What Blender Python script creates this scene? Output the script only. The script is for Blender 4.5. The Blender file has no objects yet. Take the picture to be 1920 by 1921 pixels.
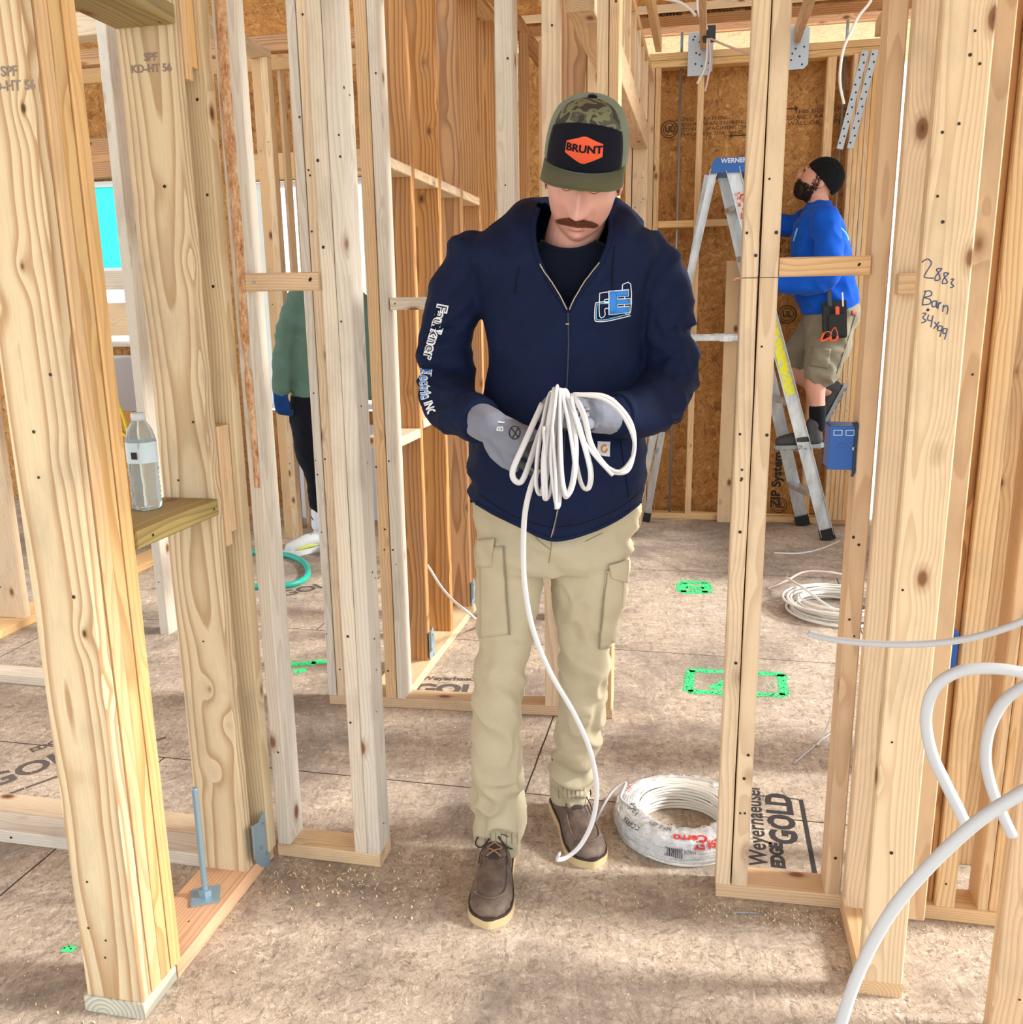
import bpy, bmesh, math, random
import numpy as np
from mathutils import Vector, Matrix, Euler, noise

C = bpy.context.scene.collection
random.seed(7)
PI = math.pi

# ------------------------------------------------------------------ camera
FPX = 1692.0
PITCH, YAW, ROLL, CAMZ = math.radians(12.95), math.radians(12.1), math.radians(-0.79), 1.45
_F = Vector((-math.sin(YAW)*math.cos(PITCH), math.cos(YAW)*math.cos(PITCH), -math.sin(PITCH)))
_r0 = Vector((math.cos(YAW), math.sin(YAW), 0)); _u0 = _r0.cross(_F)
_R = _r0*math.cos(ROLL) + _u0*math.sin(ROLL)
_U = _u0*math.cos(ROLL) - _r0*math.sin(ROLL)
cam_d = bpy.data.cameras.new('camera'); cam = bpy.data.objects.new('camera', cam_d); C.objects.link(cam)
M = Matrix((( _R.x, _U.x, -_F.x, 0), (_R.y, _U.y, -_F.y, 0), (_R.z, _U.z, -_F.z, CAMZ), (0, 0, 0, 1)))
cam.matrix_world = M
cam_d.sensor_fit = 'HORIZONTAL'; cam_d.sensor_width = 36; cam_d.lens = 36*FPX/1920
cam_d.clip_start = 0.05; cam_d.clip_end = 200
bpy.context.scene.camera = cam

def at(px, py, Y):
    """point of the place seen at that pixel, at distance Y along the room"""
    d = _F + _R*((px-960)/FPX) - _U*((py-960.5)/FPX)
    t = Y/d.y
    return Vector((0, 0, CAMZ)) + d*t

# ------------------------------------------------------------------ light
def S(r, g, b):
    f = lambda c: (c/255/12.92) if c/255 <= .04045 else ((c/255+.055)/1.055)**2.4
    return (f(r), f(g), f(b), 1)
w = bpy.data.worlds.new('sky'); bpy.context.scene.world = w; w.use_nodes = True
bg = w.node_tree.nodes['Background']
bg.inputs[0].default_value = (0.86, 0.94, 1.0, 1); bg.inputs[1].default_value = 2.3
sd = bpy.data.lights.new('sun', 'SUN'); sun = bpy.data.objects.new('sun', sd); C.objects.link(sun)
sd.energy = 5.6; sd.angle = math.radians(9); sd.color = (1, .97, .92)
sun.rotation_euler = Vector((-.85, -.12, -.50)).to_track_quat('-Z', 'Y').to_euler()
vs = bpy.context.scene.view_settings
vs.view_transform = 'Standard'; vs.look = 'None'; vs.gamma = 1; vs.use_curve_mapping = False
vs.exposure = 0.0

# ------------------------------------------------------------------ node helpers
class NT:
    def __init__(s, name):
        s.m = bpy.data.materials.new(name); s.m.use_nodes = True
        s.t = s.m.node_tree; s.b = s.t.nodes['Principled BSDF']
    def n(s, typ, ins=None, **kw):
        nd = s.t.nodes.new(typ)
        for k, v in kw.items(): setattr(nd, k, v)
        if ins:
            for k, v in ins.items():
                if isinstance(v, bpy.types.NodeSocket): s.t.links.new(v, nd.inputs[k])
                else: nd.inputs[k].default_value = v
        return nd
    def math(s, op, a, b=0.0, c=0.0):
        return s.n('ShaderNodeMath', {0: a, 1: b, 2: c}, operation=op).outputs[0]
    def vmath(s, op, a, b=(0, 0, 0)):
        return s.n('ShaderNodeVectorMath', {0: a, 1: b}, operation=op).outputs[0]
    def noise(s, vec, scale, detail=3, rough=.5, dist=0):
        return s.n('ShaderNodeTexNoise', {'Vector': vec, 'Scale': scale, 'Detail': detail, 'Roughness': rough, 'Distortion': dist})
    def ramp(s, fac, stops, interp='LINEAR'):
        nd = s.n('ShaderNodeValToRGB', {0: fac}); cr = nd.color_ramp; cr.interpolation = interp
        while len(cr.elements) < len(stops): cr.elements.new(.5)
        for e, (p, c) in zip(cr.elements, stops):
            e.position = p; e.color = c if not isinstance(c, (int, float)) else (c, c, c, 1)
        return nd.outputs[0]
    def mix(s, fac, a, b, mode='MIX'):
        nd = s.n('ShaderNodeMix', data_type='RGBA', blend_type=mode)
        for k, v in ((0, fac), (6, a), (7, b)):
            if isinstance(v, bpy.types.NodeSocket): s.t.links.new(v, nd.inputs[k])
            else: nd.inputs[k].default_value = v
        return nd.outputs[2]
    def coord(s, out='Object'): return s.n('ShaderNodeTexCoord').outputs[out]
    def link(s, o, name): s.t.links.new(o, s.b.inputs[name])
    def bump(s, h, strength=.3, dist=.002):
        s.link(s.n('ShaderNodeBump', {'Height': h, 'Strength': strength, 'Distance': dist}).outputs[0], 'Normal')

def wood(name, light, dark, freq=120, contrast=1.0, knots=1.0, grey=0.0, off=.045, pith=None):
    t = NT(name)
    oc = t.coord(); rnd = t.n('ShaderNodeObjectInfo').outputs['Random']
    wn = t.n('ShaderNodeTexWhiteNoise', {'W': rnd}, noise_dimensions='1D').outputs['Color']
    shift = t.vmath('MULTIPLY', t.vmath('SUBTRACT', wn, (.5, .5, .0)), (off*2.2, off*2.2, 37.0))
    if pith: shift = t.vmath('ADD', t.vmath('MULTIPLY', shift, (0, 0, 1)), (pith[0], pith[1], 0))
    # pith of the log sits beside the board; rings around it give cathedrals, straight grain and end grain
    p = t.vmath('ADD', oc, shift)
    sep = t.n('ShaderNodeSeparateXYZ', {0: p})
    zs = t.vmath('MULTIPLY', p, (1.5, 1.5, .8))
    nz = t.noise(zs, 1.6, 2).outputs['Color']
    wob = t.vmath('MULTIPLY', t.vmath('SUBTRACT', nz, (.5, .5, .5)), (.06, .06, 0))
    kv = t.n('ShaderNodeTexVoronoi', {'Vector': t.vmath('MULTIPLY', p, (1, 1, .55)), 'Scale': 9.0}, feature='F1')
    kd = kv.outputs['Distance']
    pull = t.math('MULTIPLY', t.math('SMOOTH_MIN', t.math('SUBTRACT', .42, kd), 0.0, .1), 0.0)
    x = t.n('ShaderNodeSeparateXYZ', {0: t.vmath('ADD', p, wob)})
    r = t.math('SQRT', t.math('ADD', t.math('POWER', t.math('ABSOLUTE', x.outputs[0]), 2.0), t.math('POWER', t.math('ABSOLUTE', x.outputs[1]), 2.0)))
    kn = t.math('MULTIPLY', t.math('POWER', t.math('MAXIMUM', t.math('SUBTRACT', .40, kd), 0.0), 2.0), .10)
    r = t.math('ADD', r, kn)
    fn = t.noise(t.vmath('MULTIPLY', p, (8, 8, .6)), 3, 2).outputs['Fac']
    ph = t.math('FRACT', t.math('MULTIPLY', t.math('ADD', r, t.math('MULTIPLY', fn, .006)), freq))
    ring = t.ramp(ph, [(0, 0.0), (.45, .18), (.80, .95), (.93, 1.0), (1, 0.0)])
    fib = t.noise(t.vmath('MULTIPLY', p, (420, 420, 9)), 1, 2).outputs['Fac']
    tone = t.noise(t.vmath('MULTIPLY', p, (6, 6, 1.2)), 1.2, 3).outputs['Fac']
    f = t.math('MULTIPLY', t.math('ADD', t.math('MULTIPLY', ring, .6), t.math('MULTIPLY', t.math('SUBTRACT', fib, .35), .35)), contrast)
    col = t.mix(t.n('ShaderNodeClamp', {0: f}).outputs[0], light, dark)
    hs = t.n('ShaderNodeHueSaturation', {'Color': col, 'Saturation': t.math('ADD', 1.0-grey, t.math('MULTIPLY', t.math('SUBTRACT', rnd, .5), .25)),
             'Value': t.math('ADD', .90, t.math('ADD', t.math('MULTIPLY', tone, .16), t.math('MULTIPLY', rnd, .06)))}).outputs[0]
    # knots
    krim = t.ramp(kd, [(0, 1.0), (.085*knots, .95), (.12*knots, .35), (.2*knots, 0.0)])
    kcol = t.mix(t.ramp(kd, [(0, 0.0), (.06, 1.0)]), (.035, .014, .006, 1), (.22, .085, .028, 1))
    col2 = t.mix(krim, hs, kcol)
    # smudges and grey handling marks
    sm = t.ramp(t.noise(t.vmath('MULTIPLY', p, (5, 5, 2)), 2.0, 5, .65).outputs['Fac'], [(.5, 0.0), (.72, .35)])
    col3 = t.mix(sm, col2, S(150, 135, 120))
    t.link(col3, 'Base Color'); t.b.inputs['Roughness'].default_value = .62
    t.b.inputs['Specular IOR Level'].default_value = .3
    t.bump(t.math('ADD', t.math('MULTIPLY', fib, .5), t.math('MULTIPLY', ring, -.4)), .25, .0012)
    return t.m

W_SPF = wood('spruce_stud', S(230, 206, 172), S(192, 158, 120), 150, .8)
W_GREY = wood('weathered_stud', S(222, 210, 190), S(176, 158, 136), 150, .6, grey=.15)
W_SYP = wood('yellow_pine', S(230, 198, 148), S(190, 144, 92), 95, 1.05, knots=.6)
W_SYPF = wood('pale_pine_face', S(226, 206, 170), S(172, 136, 98), 100, 1.1, knots=.45)
W_POST = wood('cathedral_pine', S(232, 210, 168), S(178, 130, 80), 82, 1.25, knots=.4, pith=(.014, -.046))
W_KING = wood('pale_cathedral_pine', S(224, 206, 174), S(170, 136, 98), 105, 1.15, knots=.4, pith=(-.012, -.050))
W_EDGE = wood('planed_pine_edge', S(234, 198, 148), S(204, 156, 104), 150, .8, knots=.4)
W_RED_SHADE = wood('red_and_shaded_pine', S(206, 156, 104), S(138, 88, 48), 85, 1.1, knots=.8)  # red-brown boards, and yellow pine whose shade is put into the colour
W_TRT = wood('treated_pine', S(170, 150, 100), S(112, 96, 58), 95, .9)
W_GRN = wood('greenish_stud', S(224, 204, 168), S(180, 150, 108), 120, .9, knots=.7)
W_TRTG = wood('treated_end_block', S(212, 208, 190), S(136, 138, 124), 95, 1.0)
W_TAN = wood('tan_stud', S(222, 188, 146), S(180, 138, 94), 140, .8)
W_ORG = wood('orange_plate', S(232, 182, 136), S(192, 130, 86), 110, .9)

def plain(name, col, rough=.6, metal=0, spec=.5, **kw):
    t = NT(name); t.b.inputs['Base Color'].default_value = col; t.b.inputs['Roughness'].default_value = rough
    t.b.inputs['Metallic'].default_value = metal; t.b.inputs['Specular IOR Level'].default_value = spec
    for k, v in kw.items(): t.b.inputs[k].default_value = v
    return t.m

def osb(name, base, light, dark, scale=1.0, seams=None, dirt=0.0, world=False):
    t = NT(name)
    oc = t.coord()
    if world: oc = t.n('ShaderNodeNewGeometry').outputs['Position']
    wob = t.noise(oc, 3, 2).outputs['Color']
    oc2 = t.vmath('ADD', oc, t.vmath('MULTIPLY', wob, (.05, .05, .05)))
    layers = []
    for k, (ang, sx, sy) in enumerate(((.4, 14, 52), (1.45, 12, 46), (2.5, 16, 60), (.0, 10, 34))):
        m0 = t.n('ShaderNodeMapping', {'Vector': oc2, 'Rotation': (0, 0, ang)})
        mp = t.n('ShaderNodeMapping', {'Vector': m0.outputs[0], 'Scale': (sx*scale, sy*scale, sx*scale)})
        v = t.n('ShaderNodeTexVoronoi', {'Vector': mp.outputs[0], 'Scale': 1.0, 'Randomness': 1.0})
        layers.append(t.n('ShaderNodeSeparateColor', {0: v.outputs['Color']}).outputs[0])
    a = t.math('GREATER_THAN', layers[0], .55)
    m1 = t.mix(a, layers[1], layers[2])
    m1 = t.n('ShaderNodeRGBToBW', {0: m1}).outputs[0]
    m2 = t.math('ADD', t.math('MULTIPLY', m1, .45), t.math('ADD', .06, t.math('MULTIPLY', layers[3], .16)))
    fine = t.noise(t.vmath('MULTIPLY', oc2, (1, 1, 1)), 120*scale, 4, .7).outputs['Fac']
    m3 = t.math('ADD', m2, t.math('MULTIPLY', fine, .35))
    col = t.ramp(m3, [(.12, dark), (.45, base), (.62, base), (.95, light)])
    # thin dark outlines of the strands
    for ang, sx, sy, w_ in ((.9, 13, 50, .020), (2.1, 11, 44, .018)):
        m0 = t.n('ShaderNodeMapping', {'Vector': oc2, 'Rotation': (0, 0, ang)})
        mp = t.n('ShaderNodeMapping', {'Vector': m0.outputs[0], 'Scale': (sx*scale, sy*scale, sx*scale)})
        ve = t.n('ShaderNodeTexVoronoi', {'Vector': mp.outputs[0], 'Scale': 1.0}, feature='DISTANCE_TO_EDGE')
        ln = t.ramp(ve.outputs['Distance'], [(0, .42), (w_*2.2, 0.0)])
        col = t.mix(ln, col, (dark[0]*.5, dark[1]*.5, dark[2]*.5, 1))
    # dark splinter gaps
    sp = t.ramp(t.noise(t.vmath('MULTIPLY', oc2, (30*scale, 9*scale, 20*scale)), 1, 4, .8, 2.5).outputs['Fac'], [(.36, .6), (.41, 0.0)])
    col = t.mix(sp, col, (dark[0]*.45, dark[1]*.45, dark[2]*.45, 1))
    if dirt:
        d = t.ramp(t.noise(oc, 1.3, 7, .66, .6).outputs['Fac'], [(.44, 0.0), (.62, dirt)])
        col = t.mix(d, col, S(116, 105, 98))
        d2 = t.ramp(t.noise(oc, 26, 5, .7).outputs['Fac'], [(.56, 0.0), (.78, .6)])
        col = t.mix(d2, col, S(226, 210, 190))
        d3 = t.ramp(t.noise(oc, 7, 6, .7, 1.5).outputs['Fac'], [(.5, 0.0), (.8, .5)])
        col = t.mix(d3, col, S(104, 88, 78))
    if seams:
        s = t.n('ShaderNodeSeparateXYZ', {0: t.vmath('ADD', oc, t.vmath('MULTIPLY', t.noise(oc, 9, 3).outputs['Color'], (.004, .004, 0)))})
        fy = t.math('PINGPONG', t.math('SUBTRACT', s.outputs[1], seams[1]+.002), .61)
        ly = t.math('LESS_THAN', fy, .0026)
        row = t.math('FLOOR', t.math('DIVIDE', t.math('SUBTRACT', s.outputs[1], seams[1]), 1.22))
        xs = t.math('SUBTRACT', s.outputs[0], t.math('ADD', seams[0], t.math('MULTIPLY', row, 1.22)))
        lx = t.math('LESS_THAN', t.math('PINGPONG', xs, 1.22), .0026)
        # pingpong counts both ends of its range: keep only the joint side
        col = t.mix(t.math('MAXIMUM', ly, lx), col, S(60, 48, 40))
    t.link(col, 'Base Color'); t.b.inputs['Roughness'].default_value = .8; t.b.inputs['Specular IOR Level'].default_value = .25
    t.bump(m3, .35, .0015)
    return t.m

M_FLOOR = osb('osb_floor', S(198, 181, 162), S(238, 226, 208), S(130, 112, 98), 2.0, seams=(-.49, 2.435), dirt=.72, world=True)
M_OSB = osb('osb_sheathing', S(190, 138, 80), S(226, 180, 118), S(118, 72, 36), .95)
M_INK = plain('black_ink', S(48, 44, 44), .8)
M_INKF = plain('faded_ink', S(96, 86, 82), .85)
M_INKL = plain('lumber_ink', S(146, 130, 120), .85)
M_INKB = plain('brown_print_ink', S(84, 56, 34), .85)
M_PEN = plain('blue_pencil', S(70, 84, 120), .8)
M_STEEL = plain('galvanised_steel', S(168, 172, 174), .4, .7)
M_STEELB = plain('zinc_blue_steel', S(150, 178, 194), .42, .35)
M_NAIL = plain('nail_dark', S(52, 44, 40), .5, .5)
M_WHITE = plain('white_board', S(214, 220, 232), .7)

# ------------------------------------------------------------------ mesh helpers
def link(name, me, mat=None, parent=None, smooth=False):
    o = bpy.data.objects.new(name, me); C.objects.link(o)
    if mat is not None:
        for m in (mat if isinstance(mat, (list, tuple)) else [mat]): me.materials.append(m)
    if smooth: me.polygons.foreach_set('use_smooth', [True]*len(me.polygons))
    if parent is not None: o.parent = parent
    return o
def mesh(name, vs, fs, mat=None, parent=None, smooth=False, mi=None):
    me = bpy.data.meshes.new(name); me.from_pydata([tuple(v) for v in vs], [], fs); me.update()
    o = link(name, me, mat, parent, smooth)
    if mi is not None: me.polygons.foreach_set('material_index', mi)
    return o
def tag(o, label=None, cat=None, group=None, kind=None):
    if label: o['label'] = label
    if cat: o['category'] = cat
    if group: o['group'] = group
    if kind: o['kind'] = kind
    return o
def empty(name, loc=(0, 0, 0), rz=0, **kw):
    o = bpy.data.objects.new(name, None); C.objects.link(o); o.empty_display_size = .1
    o.location = loc; o.rotation_euler = (0, 0, rz); return tag(o, **kw)
class MB:
    def __init__(s): s.v = []; s.f = []; s.mi = []
    def add(s, vs, fs, mi=0):
        n = len(s.v); s.v += [Vector(v) for v in vs]; s.f += [tuple(i+n for i in f) for f in fs]; s.mi += [mi]*len(fs); return s
    def box(s, x0, x1, y0, y1, z0, z1, c=.0, M=None, mi=0):
        if c <= 0:
            vs = [(x, y, z) for z in (z0, z1) for y in (y0, y1) for x in (x0, x1)]
            fs = [(0, 2, 3, 1), (4, 5, 7, 6), (0, 1, 5, 4), (2, 6, 7, 3), (0, 4, 6, 2), (1, 3, 7, 5)]
            vs = [Vector(v) for v in vs]
        else:
            bm = bmesh.new(); bmesh.ops.create_cube(bm, size=1)
            for v in bm.verts: v.co = Vector(((x0+x1)/2+v.co.x*(x1-x0), (y0+y1)/2+v.co.y*(y1-y0), (z0+z1)/2+v.co.z*(z1-z0)))
            bmesh.ops.bevel(bm, geom=bm.edges[:], offset=c, segments=2, affect='EDGES')
            bm.verts.index_update(); vs = [v.co.copy() for v in bm.verts]; fs = [tuple(v.index for v in f.verts) for f in bm.faces]; bm.free()
        if M is not None: vs = [M @ v for v in vs]
        return s.add(vs, fs, mi)
    def tube(s, pts, r, seg=10, flat=1.0, up=None, cap=True, mi=0):
        pts = [Vector(p) for p in pts]; n = len(pts)
        rs = r if isinstance(r, (list, tuple)) else [r]*n
        T = []
        for i in range(n):
            d = pts[min(i+1, n-1)] - pts[max(i-1, 0)]
            T.append(d.normalized() if d.length > 1e-9 else Vector((0, 0, 1)))
        u = Vector(up) if up is not None else (Vector((0, 0, 1)) if abs(T[0].z) < .9 else Vector((1, 0, 0)))
        vs = []; 
        for i in range(n):
            u = (u - T[i]*u.dot(T[i]))
            u = u.normalized() if u.length > 1e-6 else T[i].orthogonal().normalized()
            w_ = T[i].cross(u)
            for k in range(seg):
                a = 2*PI*k/seg
                vs.append(pts[i] + u*(math.cos(a)*rs[i]) + w_*(math.sin(a)*rs[i]*flat))
        fs = [(i*seg+k, i*seg+(k+1) % seg, (i+1)*seg+(k+1) % seg, (i+1)*seg+k) for i in range(n-1) for k in range(seg)]
        if cap: fs += [tuple(reversed(range(seg))), tuple((n-1)*seg+k for k in range(seg))]
        return s.add(vs, fs, mi)
    def disc(s, c, nrm, r, mi=0, seg=8, th=.0006):
        c = Vector(c); nrm = Vector(nrm).normalized(); a = nrm.orthogonal().normalized(); b = nrm.cross(a)
        vs = [c + nrm*th + a*(r*math.cos(2*PI*k/seg)) + b*(r*math.sin(2*PI*k/seg)) for k in range(seg)]
        return s.add(vs, [tuple(range(seg))], mi)
    def prism(s, poly, h0, h1, M=None, mi=0):
        n = len(poly); vs = [Vector((x, y, h0)) for x, y in poly] + [Vector((x, y, h1)) for x, y in poly]
        fs = [tuple(reversed(range(n))), tuple(range(n, 2*n))] + [(i, (i+1) % n, n+(i+1) % n, n+i) for i in range(n)]
        if M is not None: vs = [M @ v for v in vs]
        return s.add(vs, fs, mi)
    def build(s, name, mat=None, parent=None, smooth=False):
        o = mesh(name, s.v, s.f, mat, parent, smooth, s.mi); return o
def spline(pts, n=8):
    """smooth path through the points"""
    P = [Vector(p) for p in pts]; out = []
    for i in range(len(P)-1):
        p0, p1, p2, p3 = P[max(i-1, 0)], P[i], P[i+1], P[min(i+2, len(P)-1)]
        for k in range(n):
            t = k/n
            out.append(.5*((2*p1)+(-p0+p2)*t+(2*p0-5*p1+4*p2-p3)*t*t+(-p0+3*p1-3*p2+p3)*t**3))
    out.append(P[-1]); return out
def text(body, size, Mx, mat, parent=None, name='printed_text', bold=0.0, width=1.0, th=.0004):
    cu = bpy.data.curves.new('t', 'FONT'); cu.body = body; cu.size = size; cu.extrude = th; cu.offset = bold
    cu.align_x = 'CENTER'; cu.align_y = 'CENTER'; cu.resolution_u = 3
    o = bpy.data.objects.new('t', cu); C.objects.link(o)
    me = bpy.data.meshes.new_from_object(o.evaluated_get(bpy.context.evaluated_depsgraph_get()))
    bpy.data.objects.remove(o); bpy.data.curves.remove(cu)
    me.transform(Matrix.Diagonal((width, 1, 1, 1))); me.transform(Mx)
    me.materials.clear()
    return link(name, me, mat, parent)
def frame(o, x, y, z=None):
    """matrix from origin and x / y directions of a flat mark"""
    x = Vector(x).normalized(); y = Vector(y); y = (y - x*x.dot(y)).normalized(); z = x.cross(y)
    return Matrix(((x.x, y.x, z.x, o[0]), (x.y, y.y, z.y, o[1]), (x.z, y.z, z.z, o[2]), (0, 0, 0, 1)))

USED = {}
def lumber(name, label, X, Y, Z, mat, axis='z', cat=None, group=None, nails=(), warp=.0012, rot=0.0, parent=None, wane=0, kind=None):
    """one board: X, Y, Z are its world spans; mesh built along local z so the rings run with the board"""
    x0, x1 = X; y0, y1 = Y; z0, z1 = Z
    if axis == 'z': a, b, L = x1-x0, y1-y0, z1-z0; R = Matrix.Identity(3)
    elif axis == 'x': a, b, L = z1-z0, y1-y0, x1-x0; R = Matrix(((0, 0, 1), (0, 1, 0), (-1, 0, 0)))
    else: a, b, L = x1-x0, z1-z0, y1-y0; R = Matrix(((1, 0, 0), (0, 0, 1), (0, -1, 0)))
    n = max(2, int(L/.15)+1); c = min(.003, a*.12, b*.12)
    sd_ = random.random()*100
    prof = [(-a/2+c, -b/2), (a/2-c, -b/2), (a/2, -b/2+c), (a/2, b/2-c), (a/2-c, b/2), (-a/2+c, b/2), (-a/2, b/2-c), (-a/2, -b/2+c)]
    B = MB(); vs = []
    def dsp(z): return Vector((noise.noise(Vector((z*1.3, sd_, 0)))*warp*1.0, noise.noise(Vector((z*1.3, 0, sd_)))*warp*1.0, 0))
    for i in range(n):
        z = -L/2 + L*i/(n-1)
        for k, (px, py) in enumerate(prof):
            wv = 0
            if wane and k in (1, 2): wv = -max(0, noise.noise(Vector((z*3, sd_, 5))))*wane
            vs.append(Vector((px+wv, py-wv*.4, z)) + dsp(z))
    fs = [(i*8+k, i*8+(k+1) % 8, (i+1)*8+(k+1) % 8, (i+1)*8+k) for i in range(n-1) for k in range(8)]
    fs += [tuple(reversed(range(8))), tuple((n-1)*8+k for k in range(8))]
    B.add(vs, fs, 0)
    o = empty('x') if False else None
    ctr = Vector(((x0+x1)/2, (y0+y1)/2, (z0+z1)/2))
    Ri = R.transposed()
    for wp, nr in nails:      # dark nail heads and stains where the photo shows them
        lp = Ri @ (Vector(wp)-ctr); ln = Ri @ Vector(nr); lp += dsp(lp.z)*.9
        B.disc(lp, ln, random.uniform(.0022, .0040), 1, 8, .0012)
    o = B.build(name, [mat, M_NAIL], parent)
    o.rotation_euler = (Matrix.Rotation(rot, 3, 'Z') @ R).to_euler(); o.location = ctr
    tag(o, label, cat, group, kind)
    return o
def nz(n, face, lo, hi, zlo, zhi, nr=(0, -1, 0)):
    """n random nail heads on a face; face = fixed coordinate of the plane"""
    out = []
    for i in range(n):
        z = random.uniform(zlo, zhi); u = random.uniform(lo, hi)
        out.append(((u, face, z), nr) if nr[1] else ((face, u, z), nr))
    return out

# ------------------------------------------------------------------ the setting
me_f = MB(); me_f.box(-7.5, 4.5, -.9, 6.32, -.03, 0.0)
floor = me_f.build('floor', M_FLOOR); tag(floor, kind='structure')
g = MB(); g.box(-40, 40, -25, 60, -.72, -.7); ground = g.build('ground', plain('bare_ground', S(212, 202, 182), .95)); tag(ground, kind='structure')

def osb_wall(name, x0, x1, y0, y1, z0, z1, M_=None):
    B = MB(); B.box(x0, x1, y0, y1, z0, z1); o = B.build(name, M_OSB); tag(o, kind='structure'); return o
YF = 6.15     # inner face of the far studs
# far wall sheathing: turned so the printing and strands lie on the face
def panel(name, x0, x1, z0, z1, y, mat=M_OSB):
    B = MB(); B.box(x0, x1, z0, z1, 0, .012)
    o = B.build(name, mat); o.rotation_euler = (PI/2, 0, 0); o.location = (0, y+.012, 0); tag(o, kind='structure'); return o
panel('wall_far', -.62, 1.02, 0, 2.95, YF+.145)
# roof sheathing rising towards the camera, above the trusses
def slope(name, x0, x1, ya, za, yb, zb):
    L = math.hypot(yb-ya, zb-za); B = MB(); B.box(x0, x1, -L, 0, 0, .012)
    o = B.build(name, M_OSB); o.location = (0, ya, za); o.rotation_euler = (math.atan2(zb-za, -(yb-ya))*-1, 0, 0); tag(o, kind='structure'); return o
slope('ceiling', -6.5, 2.2, 6.75, 3.20, 2.2, 4.78)
osb_wall('shade_ceiling_near', -6.5, 2.2, -1.2, 2.35, 2.93, 2.945)  # unseen flat panel added over the camera area to dim the floor

# ------------------------------------------------------------------ left foreground wall, running away from the camera
XA0, XA1 = -1.238, -1.102
H = 2.79
lumber('treated_end_block', 'short grey-white treated end block under the large left post, growth rings facing out', (XA0-.004, XA1+.002), (1.405, 1.523), (0, .038), W_TRTG, 'y', 'wood block', warp=0)
lumber('bottom_plate', 'orange-pink bottom plate on the floor at left carrying the anchor rod', (XA0, XA1+.004), (1.526, 1.988), (0, .038), W_ORG, 'y', 'bottom plate', warp=0, nails=[((-1.2, 1.60, .038), (0, 0, 1)), ((-1.15, 1.66, .038), (0, 0, 1))])
nn = nz(9, 1.409, -1.22, -1.13, .06, 2.1)
lumber('post_stud', 'broad-grained pine stud facing the camera, front of the large left post', (XA0, XA1-.003), (1.409, 1.440), (.038, H), W_POST, 'z', 'stud', nails=nn)
lumber('post_stud', 'golden ply second from the front in the large left post, cracked near side', (XA0, XA1+.001), (1.4435, 1.4735), (.038, H), W_EDGE, 'z', 'stud', wane=.007, warp=.002)
lumber('post_stud', 'golden straight-grained ply third from the front in the large left post', (XA0, XA1), (1.4765, 1.508), (.038, H), W_SYP, 'z', 'stud')
lumber('post_stud', 'orange rearmost ply of the large left post, beside the shelf board', (XA0, XA1+.001), (1.5125, 1.547), (.038, H), W_EDGE, 'z', 'stud')
lumber('shelf_board', 'olive treated board nailed as shelf beside the large left post, carrying the water bottle', (XA0, XA1+.006), (1.549, 1.860), (.982, 1.020), W_TRT, 'y', 'board', nails=[((XA1+.006, 1.60, 1.0), (1, 0, 0)), ((XA1+.006, 1.84, 1.0), (1, 0, 0))])
lumber('blocking_board', 'olive treated board overhead seen from below between left post and pine stud', (XA0, XA1+.006), (1.549, 1.860), (2.026, 2.064), W_TRT, 'y', 'board', nails=[((-1.12, 1.84, 2.026), (0, 0, -1))])
lumber('king_stud', 'wide pale pine stud with lumber stamp and pointed grain behind the shelf board', (XA0, XA1-.006), (1.862, 1.900), (.038, H), W_KING, 'z', 'stud', nails=nz(4, 1.862, -1.22, -1.13, .2, 2.1))
for i, (za, zb) in enumerate(((1.93, H), (.895, 1.182))):
    nm = ('hanging from above', 'at shelf height')[i]
    lumber('filler_block', 'front golden filler strip %s right of the wide pale stud' % nm, (-1.20, -1.104), (1.902, 1.926), (za, zb), W_EDGE, 'z', 'wood block')
    lumber('filler_block', 'rear golden filler strip %s, right of the wide pale stud' % nm if i == 0 else 'rear golden filler strip at shelf height, broken top, right of the pale stud', (-1.20, -1.104), (1.928, 1.952), (za+.03, zb), W_EDGE, 'z', 'wood block')
lumber('corner_stud', 'greenish weathered stud with yellow edge at the inner end of the left foreground wall', (XA0, XA1+.012), (1.955, 1.992), (.038, H), W_GRN, 'z', 'stud', nails=[((-1.115, 1.955, 1.90), (0, -1, 0)), ((-1.11, 1.955, 1.70), (0, -1, 0)), ((-1.115, 1.955, 1.5), (0, -1, 0))])

# anchor rod, washer, nut
t = empty('anchor_rod', (-1.16, 1.752, .038), label='blue-grey steel anchor rod standing on square washer on the left bottom plate', cat='anchor bolt')
B = MB(); B.box(-.034, .034, -.034, .034, 0, .006, .001, Matrix.Rotation(.5, 4, 'Z')); B.build('washer', M_STEELB, t)
B = MB(); B.prism([(.0165*math.cos(k*PI/3), .0165*math.sin(k*PI/3)) for k in range(6)], .006, .022); B.build('nut', M_STEELB, t)
B = MB()
pr = [(0, 0, .01+.003*k) for k in range(96)]
B.tube(pr, [.0078 if k % 2 else .0070 for k in range(96)], 12); B.build('rod', M_STEELB, t, True)
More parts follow.
